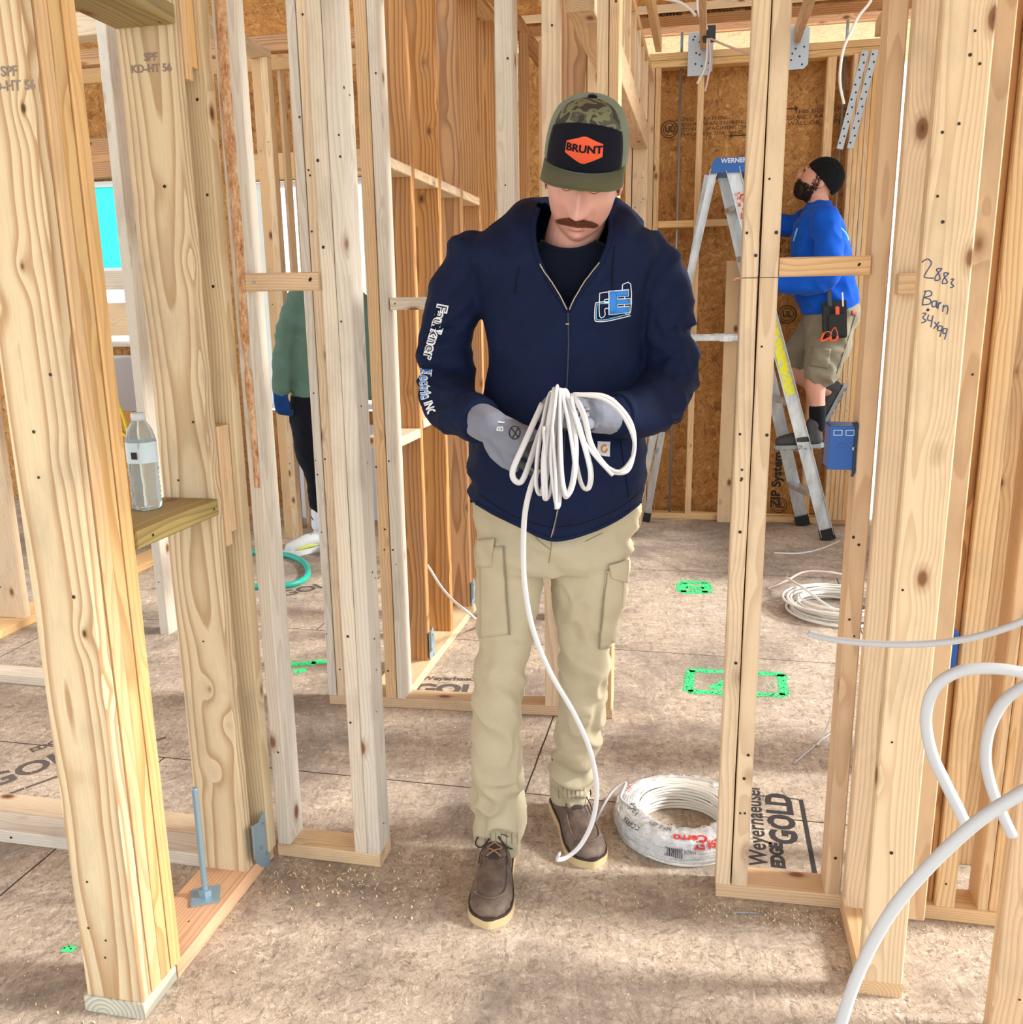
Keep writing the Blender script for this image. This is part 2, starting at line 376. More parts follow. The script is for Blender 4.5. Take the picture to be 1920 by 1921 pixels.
# bent metal connector
def connector(loc, label, s=1.0, rz=0):
    t = empty('framing_connector', loc, rz, label=label, cat='metal connector')
    B = MB()
    # flange wrapping the stud edge, curling forward, and plate lying on the bottom plate's edge
    cols = [(-.050, .135, .055), (-.030, .125, .030), (-.008, .112, .002), (.018, .105, -.028), (.045, .120, -.045), (.062, .085, -.055)]
    vs = []; 
    for k, (y, zt, zb) in enumerate(cols):
        x = .022*math.exp(-((y+.052)/.02)**2)
        for z in (zt, zb): vs += [Vector((x+.0015, y, z)), Vector((x+.0035, y, z))]
    fs = []
    for k in range(len(cols)-1):
        a = k*4; b = a+4
        fs += [(a, b, b+2, a+2), (a+1, a+3, b+3, b+1), (a, a+1, b+1, b), (a+2, b+2, b+3, a+3)]
    fs += [(0, 2, 3, 1), (len(vs)-4, len(vs)-3, len(vs)-1, len(vs)-2)]
    B.add([v*s for v in vs], fs)
    B.build('bent_plate', M_STEELB, t)
    B = MB()
    for y, z in ((.02, .03), (.035, .09), (.042, -.0)):
        B = MB(); B.tube([(s*.003, y*s, z*s), (s*.0065, y*s, z*s)], .005*s, 8); B.build('nail_head', M_STEEL, t)
    return t
connector((XA1+.001, 1.905, .040), 'blue-grey bent steel connector nailed at the foot of the pale stud by the anchor rod')

# ------------------------------------------------------------------ short cross wall at left (two studs on a plate)
lumber('bottom_plate', 'short pale bottom plate under the two left-hand studs, shavings before it', (-1.088, -.797), (1.996, 2.082), (0, .038), W_SPF, 'x', 'bottom plate', warp=0)
dst = lumber('bark_stud', 'whitish stud with a torn brown bark strip, left of the short cross board', (-1.088, -1.052), (1.997, 2.080), (.038, H), W_GREY, 'z', 'stud', nails=nz(6, 1.997, -1.08, -1.06, .2, 2))
# bark strip lying in the stud's waney corner
B = MB(); n = 60
for k in range(n):
    pass
vs = []; fs = []
for k in range(70):
    z = 1.02+ (2.5-1.02)*k/69
    wd = .028*(.5+.5*min(1, (z-1.0)/.75)) + .004*noise.noise(Vector((z*14, 2, 0)))
    if 1.30 < z < 1.36: wd *= .4
    cx = -1.066+.003*noise.noise(Vector((z*4, 7, 0)))
    for j in range(5):
        u = -1+j/2
        vs.append(Vector((cx+u*wd*.5, -.0012-.0035*(1-u*u)*(1+.7*noise.noise(Vector((z*60, j*3, 1)))), z)))
for k in range(69):
    for j in range(4): fs.append((k*5+j, k*5+j+1, (k+1)*5+j+1, (k+1)*5+j))
nb = NT('bark'); cbark = nb.ramp(nb.noise(nb.vmath('MULTIPLY', nb.coord(), (90, 90, 30)), 1, 5, .8).outputs['Fac'], [(.3, S(132, 84, 56)), (.45, S(196, 146, 106)), (.65, S(230, 202, 166))])
nb.link(cbark, 'Base Color'); nb.b.inputs['Roughness'].default_value = .9; M_BARK = nb.m
o = mesh('bark_strip', [v + Vector((0, 1.9965, 0)) for v in vs], fs, M_BARK); 
o.parent = dst; o.matrix_parent_inverse = Matrix.LocRotScale(dst.location, dst.rotation_euler, None).inverted()
o['label'] = 'torn brown bark strip'
lumber('door_stud', 'pale stud of the doorway pair left of the man, the left one of the two', (-.869, -.8335), (1.999, 2.080), (.038, H), W_GREY, 'z', 'stud', wane=.006, nails=nz(4, 1.999, -.86, -.84, .2, 2))
lumber('door_stud', 'pale stud of the doorway pair left of the man, its whitish side facing him', (-.8325, -.797), (1.999, 2.080), (.038, H), W_GREY, 'z', 'stud', nails=nz(10, -.797, 2.01, 2.07, .1, 2, (1, 0, 0)) + nz(3, 1.999, -.825, -.80, .2, 2))
lumber('cross_block', 'short tan cross board with one bright nail between bark stud and doorway stud', (-1.051, -.870), (1.988, 2.026), (1.488, 1.529), W_TAN, 'x', 'board', warp=0, nails=[((-.89, 1.988, 1.511), (0, -1, 0)), ((-.888, 1.988, 1.514), (0, -1, 0))])
B = MB(); B.tube([(-1.030, 1.989, 1.509), (-1.030, 1.9865, 1.509)], .0045, 10); o = B.build('nail_head', M_STEEL)
tag(o, 'bright round nail head in the left end of the short tan cross board', 'nail')

# ------------------------------------------------------------------ second cross wall, behind the man (slightly askew)
def y2(x): return 2.95 + .062*(x+.8)
ROT2 = math.atan(.062)
lumber('bottom_plate', 'pale bottom plate of the second cross wall, passing behind the man\'s legs', (-1.335, -.283), (y2(-.8)+.001, y2(-.8)+.088), (0, .038), W_TAN, 'x', 'bottom plate', warp=0, rot=ROT2)
def st2(name, label, x0, x1, mat, d=.088, z0=.038, z1=H, nails=0, **k):
    y = y2((x0+x1)/2)
    return lumber(name, label, (x0+.0006, x1-.0006), (y+.002, y+d), (z0, z1), mat, 'z', 'stud', nails=nz(nails, y+.002, x0+.005, x1-.005, .08, 2.4), **k)
st2('wall_stud', 'pinkish stud leftmost in the second cross wall, beside the green-shirted worker', -1.335, -1.303, W_GREY, nails=6)
st2('wall_stud', 'knotty pinkish stud next to leftmost in the second cross wall', -1.302, -1.270, W_SPF, nails=6)
st2('wall_stud', 'wavy-grained tan stud of the doorway corner, right of the front doorway pair', -1.115, -1.073, W_TAN, nails=4)
st2('wall_stud', 'tan stud with bright white side starting the row of brown pine studs', -1.072, -1.040, W_GREY, nails=4)
st2('wall_stud', 'white-grey stud rising behind the man\'s right shoulder, left of his cap', -.668, -.612, W_GREY, nails=2)
st2('wall_stud', 'pale stud directly left of the man\'s cap', -.524, -.474, W_SPF, nails=3)
st2('wall_stud', 'pale narrow stud right of the man\'s cap top, left ply of the pair', -.354, -.3185, W_SPF, nails=2)
st2('wall_stud', 'pale stud right of the man\'s cap, right ply of the pair, ending behind his calf', -.3175, -.284, W_TAN, nails=3)
lumber('cross_block', 'grey-tan cross board left of the man\'s shoulder, nailed to the white-sided stud', (-1.038, -.670), (2.952, 2.990), (1.437, 1.478), W_GREY, 'x', 'board', warp=0, rot=ROT2*.9, nails=[((-1.02, 2.951, 1.458), (0, -1, 0))])

# ------------------------------------------------------------------ row of wide brown studs running away (seen obliquely)
XM0, XM1 = -1.20, -1.062
lumber('bottom_plate', 'bright bottom plate running back from the doorway corner under the brown studs', (XM0, XM1+.012), (3.045, 5.0), (0, .038), W_SPF, 'y', 'bottom plate', warp=0)
ms = [(3.300, 'nearest wide brown stud of the row beside the doorway', W_RED_SHADE), (3.645, 'second wide brown stud of the row, its bark edge pale', W_RED_SHADE), (3.985, 'third wide brown stud of the row, metal connector at its foot', W_RED_SHADE), (4.325, 'fourth wide brown stud of the row, beside the man\'s shoulder', W_RED_SHADE), (4.66, 'farthest wide brown stud of the row', W_RED_SHADE)]  # yellow pine in shade, darkened through the wood colour itself
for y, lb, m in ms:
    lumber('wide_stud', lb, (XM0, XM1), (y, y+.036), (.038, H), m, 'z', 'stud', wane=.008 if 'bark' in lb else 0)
lumber('top_plate', 'top plate over the row of wide brown studs', (XM0, XM1+.012), (3.045, 5.0), (H, H+.038), W_TAN, 'y', 'top plate', warp=0)
for k, (ya, yb, z, lb) in enumerate(((3.04, 3.298, 1.905, 'upper blocking nearest the doorway corner between brown studs'), (3.338, 3.643, 1.905, 'upper blocking between first and second brown studs'),
        (3.683, 3.983, 1.905, 'upper blocking between second and third brown studs'), (4.023, 4.323, 1.905, 'upper blocking between third and fourth brown studs'),
        (3.04, 3.298, .955, 'lower bright blocking nearest the doorway corner'), (3.338, 3.643, .985, 'lower bright blocking beside the man\'s sleeve'), (3.683, 3.983, .985, 'lower blocking hidden mostly by the man\'s elbow'))):
    lumber('blocking', lb, (XM0+.01, XM1+.002), (ya, yb), (z, z+.036), W_SPF, 'y', 'board', warp=0)
connector((XM1+.001, 3.315, .045), 'blue-grey bent steel connector at the foot of the nearest brown stud')
connector((XM1+.001, 4.0, .045), 'blue-grey bent steel connector at the foot of the third brown stud, beside the man')
for i, (x0, x1) in enumerate(((-1.115, -1.090), (-1.089, -1.062), (-1.061, -1.036))):
    lumber('packed_stud', ('left', 'middle', 'right')[i]+' pale stud of the tight pack above the man\'s right shoulder', (x0, x1), (4.86, 4.95), (.038, H+.04), W_SPF, 'z', 'stud')
# studs and joists seen left of the cap, deeper in
for i, (x0, x1, y, m, lb) in enumerate(((-.98, -.935, 4.9, W_RED_SHADE, 'warm brown stud far behind, first right of the pale pack'), (-.905, -.86, 5.05, W_EDGE, 'golden stud far behind, between white-grey stud and cap'), (-.82, -.775, 5.05, W_RED_SHADE, 'brown stud far behind, just left of the pale stud by the cap'), (-.63, -.515, 4.0, W_RED_SHADE, 'wide brown stud behind the man\'s cap'), (-.512, -.476, 3.995, W_SPF, 'bright stud edge right behind the top of the cap'))):
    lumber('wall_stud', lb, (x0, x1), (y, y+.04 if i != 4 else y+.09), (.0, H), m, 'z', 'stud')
lumber('ceiling_joist', 'light joist running back above the man\'s right shoulder', (-.80, -.762), (3.9, 6.1), (2.80, 2.89), W_SPF, 'y', 'joist')
lumber('ceiling_joist', 'brown joist running back left of the cap', (-1.02, -.98), (3.9, 6.1), (2.80, 2.89), W_RED_SHADE, 'y', 'joist')

# ------------------------------------------------------------------ right-hand cross wall
lumber('bottom_plate', 'tan bottom plate right of the man below the blue electrical box', (.070, .368), (2.045, 2.130), (0, .038), W_TAN, 'x', 'bottom plate', warp=0, rot=.03)
lumber('split_stud', 'pale stud with bark gap, left ply of the pair right of the man', (.0705, .106), (2.040, 2.128), (.038, H), W_SPF, 'z', 'stud', nails=nz(8, 2.040, .075, .1, .1, 2), wane=.006)
lumber('split_stud', 'pale stud with large top knot, right ply of the pair right of the man', (.1085, .146), (2.042, 2.130), (.038, H), W_SPF, 'z', 'stud', nails=nz(8, 2.042, .115, .14, .1, 2))
lumber('box_stud', 'tan stud carrying the blue electrical box', (.330, .3665), (2.052, 2.139), (.038, H), W_TAN, 'z', 'stud', nails=nz(5, 2.052, .335, .36, .1, 2))
lumber('cross_block', 'pale cross board with waney top right of the man, before the worker in blue', (.147, .3285), (2.043, 2.081), (1.500, 1.539), W_TAN, 'x', 'board', warp=0, nails=[((.305, 2.043, 1.52), (0, -1, 0)), ((.307, 2.043, 1.522), (0, -1, 0))])
# pencil layout line over the studs
B = MB(); B.box(.071, .107, 2.0395, 2.0405, 1.4975, 1.4992); B.box(.1085, .146, 2.0415, 2.0425, 1.4975, 1.4992); o = B.build('pencil_line', M_INK); tag(o, 'thin dark layout line across the two pale studs right of the man', 'pencil mark')
# electrical box on the stud's left side
t = empty('electrical_box', (.3295, 2.085, 1.135), label='blue plastic electrical box nailed to the tan stud right of the man', cat='electrical box')
MBL = plain('blue_plastic', S(16, 84, 168), .38)
B = MB(); w0, d0, h0 = .058, .085, .048
B.box(-w0, 0, -.03, -.0275, -h0, h0, .001); B.box(-w0, 0, .0475, .05, -h0, h0, .001)
B.box(-w0, -w0+.0025, -.0275, .0475, -h0, h0); B.box(-w0, 0, -.0275, .0475, h0-.003, h0, .0008); B.box(-w0, 0, -.0275, .0475, -h0, -h0+.003, .0008); B.box(-.003, 0, -.0275, .0475, -h0, h0)
B.build('box_body', MBL, t)
B = MB()
for cx in (-.041, -.016):
    for dx in (-.0085, .0085): B.box(cx+dx-.0008, cx+dx+.0008, -.0312, -.0302, h0-.020, h0-.008)
    for dz in (-.0195, -.0085): B.box(cx-.0085, cx+.0085, -.0312, -.0302, h0+dz-.0008, h0+dz+.0008)
B.build('clamp_slots', plain('slot_outline', S(190, 214, 240), .5), t)
B = MB(); B.tube([(-.029, -.0302, 0), (-.029, -.0316, 0)], .011, 16); B.tube([(-.029, -.0316, 0), (-.029, -.0326, 0)], .004, 10); B.build('knockout', MBL, t)
B = MB(); B.box(-.007, 0, -.034, -.028, -.056, .056, .001); B.tube([(-.006, -.031, .058), (-.001, -.031, .044)], .003, 8); B.tube([(-.006, -.031, -.062), (-.001, -.031, -.044)], .003, 8); B.build('mounting_strip', plain('dark_strip', S(24, 40, 70), .5), t)
B = MB(); B.tube([(-.007, -.031, .0), (-.007, -.034, .0)], .0035, 10); B.build('nail_head', M_STEEL, t)

# ------------------------------------------------------------------ return wall towards the camera at right, with the pencilled post
lumber('bottom_plate', 'short bottom plate under the post with handwriting, its cut end facing the camera', (.367, .454), (1.770, 2.045), (0, .038), W_TAN, 'y', 'bottom plate', warp=0)
post = lumber('handwritten_post', 'wide pale post at right with blue handwriting on it', (.369, .4525), (1.765, 1.802), (.038, H), W_SPF, 'z', 'stud', nails=nz(12, 1.765, .38, .445, .1, 2))
lumber('wall_stud', 'pale stud half hidden on the left behind the handwritten post', (.369, .452), (2.008, 2.045), (.038, H), W_SPF, 'z', 'stud')
lumber('notch_block', 'small tan block between blue-box stud and handwritten post at eye height', (.372, .452), (1.97, 2.007), (1.46, 1.50), W_TAN, 'x', 'wood block', warp=0)
lumber('wall_stud', 'light stud right behind the handwritten post, dark knot hole halfway up', (.4535, .545), (1.99, 2.04), (.038, H), W_TAN, 'z', 'stud', nails=[((.53, 1.99, 1.3), (0, -1, 0))])
# handwriting strokes
HW = [  # pen strokes, read off the post in picture units
 [(1730, 492), (1741, 486), (1748, 494), (1740, 508), (1735, 520), (1752, 522)], [(1768, 504), (1758, 505), (1762, 514), (1764, 524), (1755, 526), (1757, 517), (1768, 504)],
 [(1781, 513), (1772, 512), (1773, 520), (1778, 530), (1769, 532), (1771, 523), (1781, 513)], [(1784, 524), (1790, 524), (1785, 531), (1790, 537), (1783, 540)],
 [(1738, 545), (1733, 560), (1731, 573)], [(1734, 547), (1746, 546), (1748, 554), (1735, 558), (1746, 562), (1745, 570), (1731, 572)],
 [(1757, 565), (1750, 566), (1750, 575), (1756, 574), (1758, 564), (1758, 578)], [(1762, 567), (1760, 580)], [(1761, 572), (1767, 567)], [(1771, 572), (1769, 585)], [(1770, 577), (1777, 573), (1779, 580), (1777, 590)],
 [(1731, 588), (1738, 588), (1732, 596), (1738, 602), (1729, 606)], [(1743, 590), (1741, 600), (1750, 602)], [(1751, 592), (1747, 614)], [(1754, 604), (1762, 616)], [(1763, 604), (1752, 617)],
 [(1768, 612), (1761, 612), (1760, 620), (1767, 619), (1769, 612), (1764, 632)], [(1778, 617), (1771, 617), (1770, 625), (1776, 624), (1778, 617), (1773, 637)]]
B = MB()
for st in HW: B.tube(spline([at(x, y, 1.7648) for x, y in st], 4), .0011, 5)
B.build('handwriting', M_PEN, post)
for o in [c for c in post.children]: o.matrix_parent_inverse = Matrix.LocRotScale(post.location, post.rotation_euler, None).inverted()

# ------------------------------------------------------------------ far right cross wall section
lumber('bottom_plate', 'bottom plate at the far right edge behind the grey cables', (.500, .90), (2.050, 2.135), (0, .038), W_TAN, 'x', 'bottom plate', warp=0)
lumber('jack_stud', 'narrow orange-grained stud standing free right of the handwritten post', (.580, .624), (2.052, 2.10), (.038, H), W_SYP, 'z', 'stud', nails=[((.60, 2.052, .1), (0, -1, 0))])
lumber('wall_stud', 'dark-mottled stud side right of the handwritten post', (.560, .579), (2.07, 2.135), (.038, H), W_RED_SHADE, 'z', 'stud')
lumber('wall_stud', 'wide stamped stud behind the orange-grained one', (.655, .745), (2.30, 2.338), (.0, H), W_SYP, 'z', 'stud')
lumber('wall_stud', 'tan stud leftmost of the far right pair by the frame edge', (.675, .698), (2.055, 2.135), (.038, H), W_TAN, 'z', 'stud')
lumber('wall_stud', 'tan stud rightmost of the far right pair by the frame edge', (.700, .738), (2.057, 2.135), (.038, H), W_TAN, 'z', 'stud')
lumber('wall_stud', 'tan stud crossing the upper right corner of the picture', (.79, .83), (2.057, 2.135), (.038, H), W_TAN, 'z', 'stud')
lumber('near_stud', 'out-of-focus pale stud closest to the camera in the lower right corner', (.603, .69), (1.69, 1.73), (.0, H), W_TAN, 'z', 'stud', nails=[((.65, 1.69, .1), (0, -1, 0))])
for i, x in enumerate((.56, .90, 1.24)):
    lumber('back_stud', ('nearest', 'middle', 'farthest')[i]+' stud of the room corner seen dimly between the right-hand studs', (x, x+.04), (2.75+.12*i, 2.84+.12*i), (.0, H), W_SYP, 'z', 'stud')

# ------------------------------------------------------------------ right outer wall with window openings
panel_r = MB(); panel_r.box(1.30, 1.31, 4.9, 6.3, 0, .8); panel_r.box(1.30, 1.31, 4.9, 6.3, 2.3, 2.95); panel_r.box(1.30, 1.31, 5.95, 6.3, .8, 2.3)
o = panel_r.build('wall_right', M_OSB); tag(o, kind='structure')
# far wall framing
lumber('bottom_plate', 'dusty bottom plate along the far wall under the ladder', (-.40, 1.0), (6.13, 6.22), (0, .038), W_SYP, 'x', 'bottom plate', warp=0)
lumber('top_plate', 'lower top plate of the far wall with rough wane', (-.40, 1.0), (6.13, 6.22), (2.868, 2.908), W_SYP, 'x', 'top plate', warp=0)
lumber('top_plate', 'upper top plate of the far wall below the bright gap', (-.40, 1.0), (6.13, 6.22), (2.910, 2.95), W_SYP, 'x', 'top plate', warp=0)
fw = [(-.40, -.362, 'leftmost narrow stud of the far wall', W_TAN), (-.360, -.325, 'second stud of the far wall in its left corner', W_TAN), (-.100, -.060, 'stud of the far wall behind the ladder\'s left legs', W_EDGE), (.660, .712, 'stud of the far wall left of the worker\'s cap', W_EDGE)]
for x0, x1, lb, m in fw: lumber('far_stud', lb, (x0, x1-.001), (6.13, 6.22), (.038, 2.867), m, 'z', 'stud')
for i in range(5):
    x0 = .805+.028*i
    lumber('packed_stud', ('first', 'second', 'third', 'fourth', 'last')[i]+' from the left in the golden stud pack of the far right corner', (x0, x0+.0265), (6.10, 6.22), (.038, 2.867), W_EDGE, 'z', 'stud')
lumber('blocking', 'light horizontal blocking across the far wall behind the ladder', (-.324, -.101), (6.13, 6.21), (1.918, 1.960), W_EDGE, 'x', 'board', warp=0)
lumber('blocking', 'light horizontal blocking on the far wall right of the middle stud', (-.059, .30), (6.13, 6.21), (1.918, 1.960), W_EDGE, 'x', 'board', warp=0)
lumber('loose_board', 'loose pale board standing on the floor against the far wall behind the ladder', (.115, .200), (6.08, 6.118), (.0, 1.70), W_SPF, 'z', 'board')
for x, lb in ((-.205, 'thin steel rod running up the far wall left of the ladder'), (.765, 'thin steel rod running up the far wall right of the worker\'s cap')):
    B = MB(); B.tube([(x, 6.17, .04), (x, 6.17, 2.866)], .0085, 10); o = B.build('tie_rod', M_STEEL, None, True); tag(o, lb, 'rod')
    B = MB(); B.tube([(x, 6.17, 2.951), (x, 6.17, 3.07)], .0085, 10); o = B.build('rod_end', M_STEELB, None, True); tag(o, 'end of the steel rod above the far wall plate, ' + ('left of the black box' if x < 0 else 'right of the hanging white wire'), 'rod')
# straps on the packed studs
for i in range(2):
    B = MB(); a = Vector((.865+.055*i, 6.094, 2.88)); b = Vector((.755+.060*i, 6.094, 2.34)); d = (b-a).normalized(); s = d.cross(Vector((0, 1, 0)))*.019
    q = [a+s, a-s, b-s, b+s]; B.add([*q, *[v+Vector((0, .003, 0)) for v in q]], [(0, 1, 2, 3), (4, 7, 6, 5), (0, 4, 5, 1), (1, 5, 6, 2), (2, 6, 7, 3), (3, 7, 4, 0)])
    for k in range(13):
        p = a + (b-a)*((k+.6)/13.4) + s*(.4 if k % 2 else -.4); B.disc(p, (0, -1, 0), .006, 1, 8, .001)
    o = B.build('metal_strap', [M_STEEL, M_NAIL]); tag(o, ('left' if i == 0 else 'right')+' perforated steel strap slanting across the far right corner studs', 'metal strap')
# wall between hallway and far room: header beam, cripples, end studs
lumber('header_beam', 'long header beam running back above the opening right of the man\'s cap', (-.46, -.372), (3.06, 5.705), (2.335, 2.475), W_TAN, 'y', 'beam', warp=0)
lumber('jack_stud', 'nail-speckled jack stud under the far end of the header beam', (-.46, -.372), (5.71, 5.80), (.038, 2.475), W_TAN, 'z', 'stud', nails=nz(16, -.372, 5.72, 5.79, .2, 2.4, (1, 0, 0)) + nz(14, 5.71, -.45, -.38, .3, 2.4))
lumber('king_stud', 'tall stud beside the far end of the header beam', (-.50, -.465), (5.71, 5.80), (.038, H), W_TAN, 'z', 'stud')
cr = (3.2, 3.5, 3.8, 4.1, 4.4, 4.7, 5.0, 5.3, 5.6)
for i, y in enumerate(cr):
    lumber('cripple_stud', ('first', 'second', 'third', 'fourth', 'fifth', 'sixth', 'seventh', 'eighth', 'ninth')[i]+' short stud above the header beam, counted from the camera', (-.46, -.372), (y, y+.038), (2.476, H), W_TAN if i % 2 else W_SPF, 'z', 'stud')
lumber('top_plate', 'top plate above the short studs over the header beam', (-.46, -.372), (3.06, 6.12), (H+.001, H+.039), W_TAN, 'y', 'top plate', warp=0)
# trusses ends over the far wall
for i, x in enumerate((-.345, -.075, .475, .93)):
    lumber('truss_chord', ('golden truss chord over the left corner of the far wall', 'truss chord carrying the black box', 'truss chord right of the paired studs, metal plate at its end', 'truss chord at the far right over the metal straps')[i], (x-.018, x+.020), (2.6, 6.12), (2.955, 3.045), W_EDGE if i == 0 else W_TAN, 'y', 'truss')
for i, x in enumerate((-.09, .47)):
    B = MB(); B.prism([(-.075, .17), (.045, .17), (.075, .15), (.075, -.05), (.05, -.075), (-.075, -.075)], 0, .003, Matrix.Translation((x, 6.12-.005, 2.88)) @ Matrix.Rotation(PI/2, 4, 'X'))
    for k in range(10): B.disc((x+random.uniform(-.06, .06), 6.1115, 2.88+random.uniform(-.05, .15)), (0, -1, 0), .006, 1, 8, .001)
    o = B.build('truss_plate', [M_STEEL, M_NAIL]); tag(o, 'galvanised truss plate hanging on the far wall plate '+('below the black box' if i == 0 else 'right of the paired pale studs'), 'metal plate')
lumber('fascia_board', 'long brown board spanning beneath the roof sheathing past the far wall', (-1.4, 1.6), (6.50, 6.54), (3.19, 3.26), W_RED_SHADE, 'x', 'beam', warp=0)
lumber('fascia_board', 'pinkish lit board just under the brown one above the far wall gap', (-1.4, 1.6), (6.46, 6.50), (3.145, 3.188), W_ORG, 'x', 'beam', warp=0)
lumber('flat_block', 'flat board on edge of the roof sheathing above the far wall', (-1.4, 1.6), (6.3, 6.34), (3.235, 3.275), W_TAN, 'x', 'beam', warp=0)
# roof overhang outside the far wall, its underside whitened in colour to look overlit
B = MB(); B.box(-5, 3, 6.60, 7.7, 3.165, 3.178); o = B.build('ceiling_overhang', osb('soffit_osb_lit', S(244, 228, 196), S(252, 242, 220), S(232, 206, 164), .55)); tag(o, kind='structure')

# ------------------------------------------------------------------ left-hand room
lumber('bottom_plate', 'pale plate on the floor at the left frame edge, behind the large post', (-3.6, -2.2), (2.87, 2.96), (0, .038), W_GREY, 'x', 'bottom plate', warp=0)
lumber('floor_plate', 'front pale plate lying across the floor left of the large post', (-2.6, -1.245), (1.908, 1.996), (0, .038), W_GREY, 'x', 'bottom plate', warp=0, nails=[((-1.85, 1.908, .02), (0, -1, 0)), ((-1.5, 1.908, .02), (0, -1, 0))])
lumber('floor_plate', 'rear pale plate lying across the floor left of the large post', (-2.6, -1.245), (1.998, 2.087), (0, .038), W_SPF, 'x', 'bottom plate', warp=0)
lumber('wall_stud', 'wide pinkish stud at the left frame edge behind the large post', (-3.24, -3.10), (3.47, 3.51), (.038, H), W_SPF, 'z', 'stud', nails=nz(8, 3.47, -3.22, -3.12, .1, 1.9))
lumber('bottom_plate', 'bottom plate running back at the left frame edge under the wide pinkish stud', (-3.25, -3.09), (3.05, 5.9), (0, .037), W_EDGE, 'y', 'bottom plate', warp=0)
lumber('wall_stud', 'slim pinkish stud seen in the gap above the shelf board at left', (-2.40, -2.355), (3.48, 3.57), (.0, H), W_GREY, 'z', 'stud', nails=[((-2.38, 3.48, .9), (0, -1, 0)), ((-2.38, 3.48, .25), (0, -1, 0))])
lumber('cross_block', 'grey cross block at eye height in the gap left of the wide pale stud', (-2.80, -2.402), (3.49, 3.53), (1.535, 1.61), W_GREY, 'x', 'board', warp=0)
lumber('top_plate', 'light beam seen through the gap at the upper left above the shelf board', (-3.4, -2.356), (3.60, 3.69), (2.55, 2.64), W_SPF, 'x', 'beam', warp=0)
lumber('wall_stud', 'left wide ply of the tan post between bark stud and green-shirted worker', (-2.62, -2.555), (5.22, 5.26), (.0, 2.85), W_TAN, 'z', 'stud', nails=nz(6, 5.22, -2.61, -2.56, .3, 2.4))
lumber('wall_stud', 'right narrow ply of the tan post between bark stud and green-shirted worker', (-2.554, -2.51), (5.20, 5.26), (.0, 2.85), W_SPF, 'z', 'stud', nails=nz(5, 5.20, -2.55, -2.515, .3, 2.4))
lumber('top_plate', 'light top plate running back at the upper left above the tan post', (-2.62, -2.51), (3.95, 5.26), (2.852, 2.90), W_SPF, 'y', 'top plate', warp=0)
for i, (x, lb) in enumerate(((-2.655, 'first brightly lit stud right of the tan post'), (-2.595, 'second brightly lit stud right of the tan post'), (-2.545, 'third brightly lit stud right of the tan post'))):
    lumber('lit_stud', lb, (x, x+.020), (5.45+.05*i, 5.53+.05*i), (1.56 if i < 0 else .0, 2.85), W_SPF, 'z', 'stud')
lumber('ceiling_joist', 'brown joist crossing the ceiling of the left room', (-4.8, -1.3), (5.3, 5.34), (2.905, 2.995), W_RED_SHADE, 'x', 'joist')
lumber('ceiling_joist', 'second brown joist crossing the ceiling of the left room, farther back', (-4.8, -1.3), (5.7, 5.74), (2.905, 2.995), W_TAN, 'x', 'joist')

# left far wall with its windows
YL = 6.0
def wl(name, x0, x1, z0, z1, m=M_OSB):
    B = MB(); B.box(x0, x1, z0, z1, 0, .012); o = B.build(name, m); o.rotation_euler = (PI/2, 0, 0); o.location = (0, YL+.10, 0); tag(o, kind='structure')
wl('wall_back', -6.5, -4.45, 0, 3.0); wl('wall_back.001', -4.45, -3.6, 0, 1.22); wl('wall_back.002', -4.45, -3.6, 2.35, 3.0); wl('wall_back.003', -3.6, -3.10, 0, 3.0)
wl('wall_back.004', -3.10, -2.25, 0, .72); wl('wall_back.005', -3.10, -2.25, 2.30, 3.0); wl('wall_back.006', -2.25, -.62, 0, 3.0)
lumber('window_header', 'shadow-darkened stacked header boards above the teal window at upper left', (-4.6, -3.5), (YL-.04, YL+.05), (2.36, 2.62), W_RED_SHADE, 'x', 'beam', warp=0)  # the shadow on this header is carried by the dark wood colour
lumber('window_header', 'golden header board over the window behind the green-shirted worker', (-3.1, -2.2), (YL-.04, YL+.05), (2.30, 2.46), W_EDGE, 'x', 'beam', warp=0)
lumber('lit_stud', 'orange lit stud in front of the window right of the bright studs', (-2.50, -2.45), (YL-.05, YL+.04), (.4, 2.29), W_ORG, 'z', 'stud')
lumber('sill_board', 'white-edged sill board under the teal window', (-4.5, -3.5), (YL-.10, YL+.06), (1.19, 1.225), W_GREY, 'x', 'board', warp=0)
lumber('window_panel', 'warm lit board piece under the teal window', (-4.2, -3.6), (YL-.12, YL-.06), (1.27, 1.50), W_EDGE, 'x', 'board', warp=0)
# teal film window
def window(name, x0, x1, z0, z1, mat, y, rails=()):
    MW = plain('window_vinyl', S(232, 236, 240), .5)
    B = MB(); f_ = .035
    B.box(x0, x1, y-.03, y+.03, z0, z0+f_); B.box(x0, x1, y-.03, y+.03, z1-f_, z1); B.box(x0, x0+f_, y-.03, y+.03, z0+f_, z1-f_); B.box(x1-f_, x1, y-.03, y+.03, z0+f_, z1-f_)
    for zr in rails: B.box(x0+f_, x1-f_, y-.025, y+.025, zr, zr+.03)
    o = B.build(name, MW); tag(o, kind='structure')
    B = MB(); B.box(x0+f_, x1-f_, y-.004, y+.004, z0+f_, z1-f_); B.build('pane', mat, o)
t = NT('teal_film'); tr = t.n('ShaderNodeBsdfTranslucent', {'Color': S(120, 232, 226)}); gl = t.n('ShaderNodeBsdfTransparent', {'Color': S(150, 245, 238)})
ms_ = t.n('ShaderNodeMixShader', {0: .45, 1: tr.outputs[0], 2: gl.outputs[0]}); t.t.links.new(ms_.outputs[0], t.t.nodes['Material Output'].inputs[0]); M_TEAL = t.m
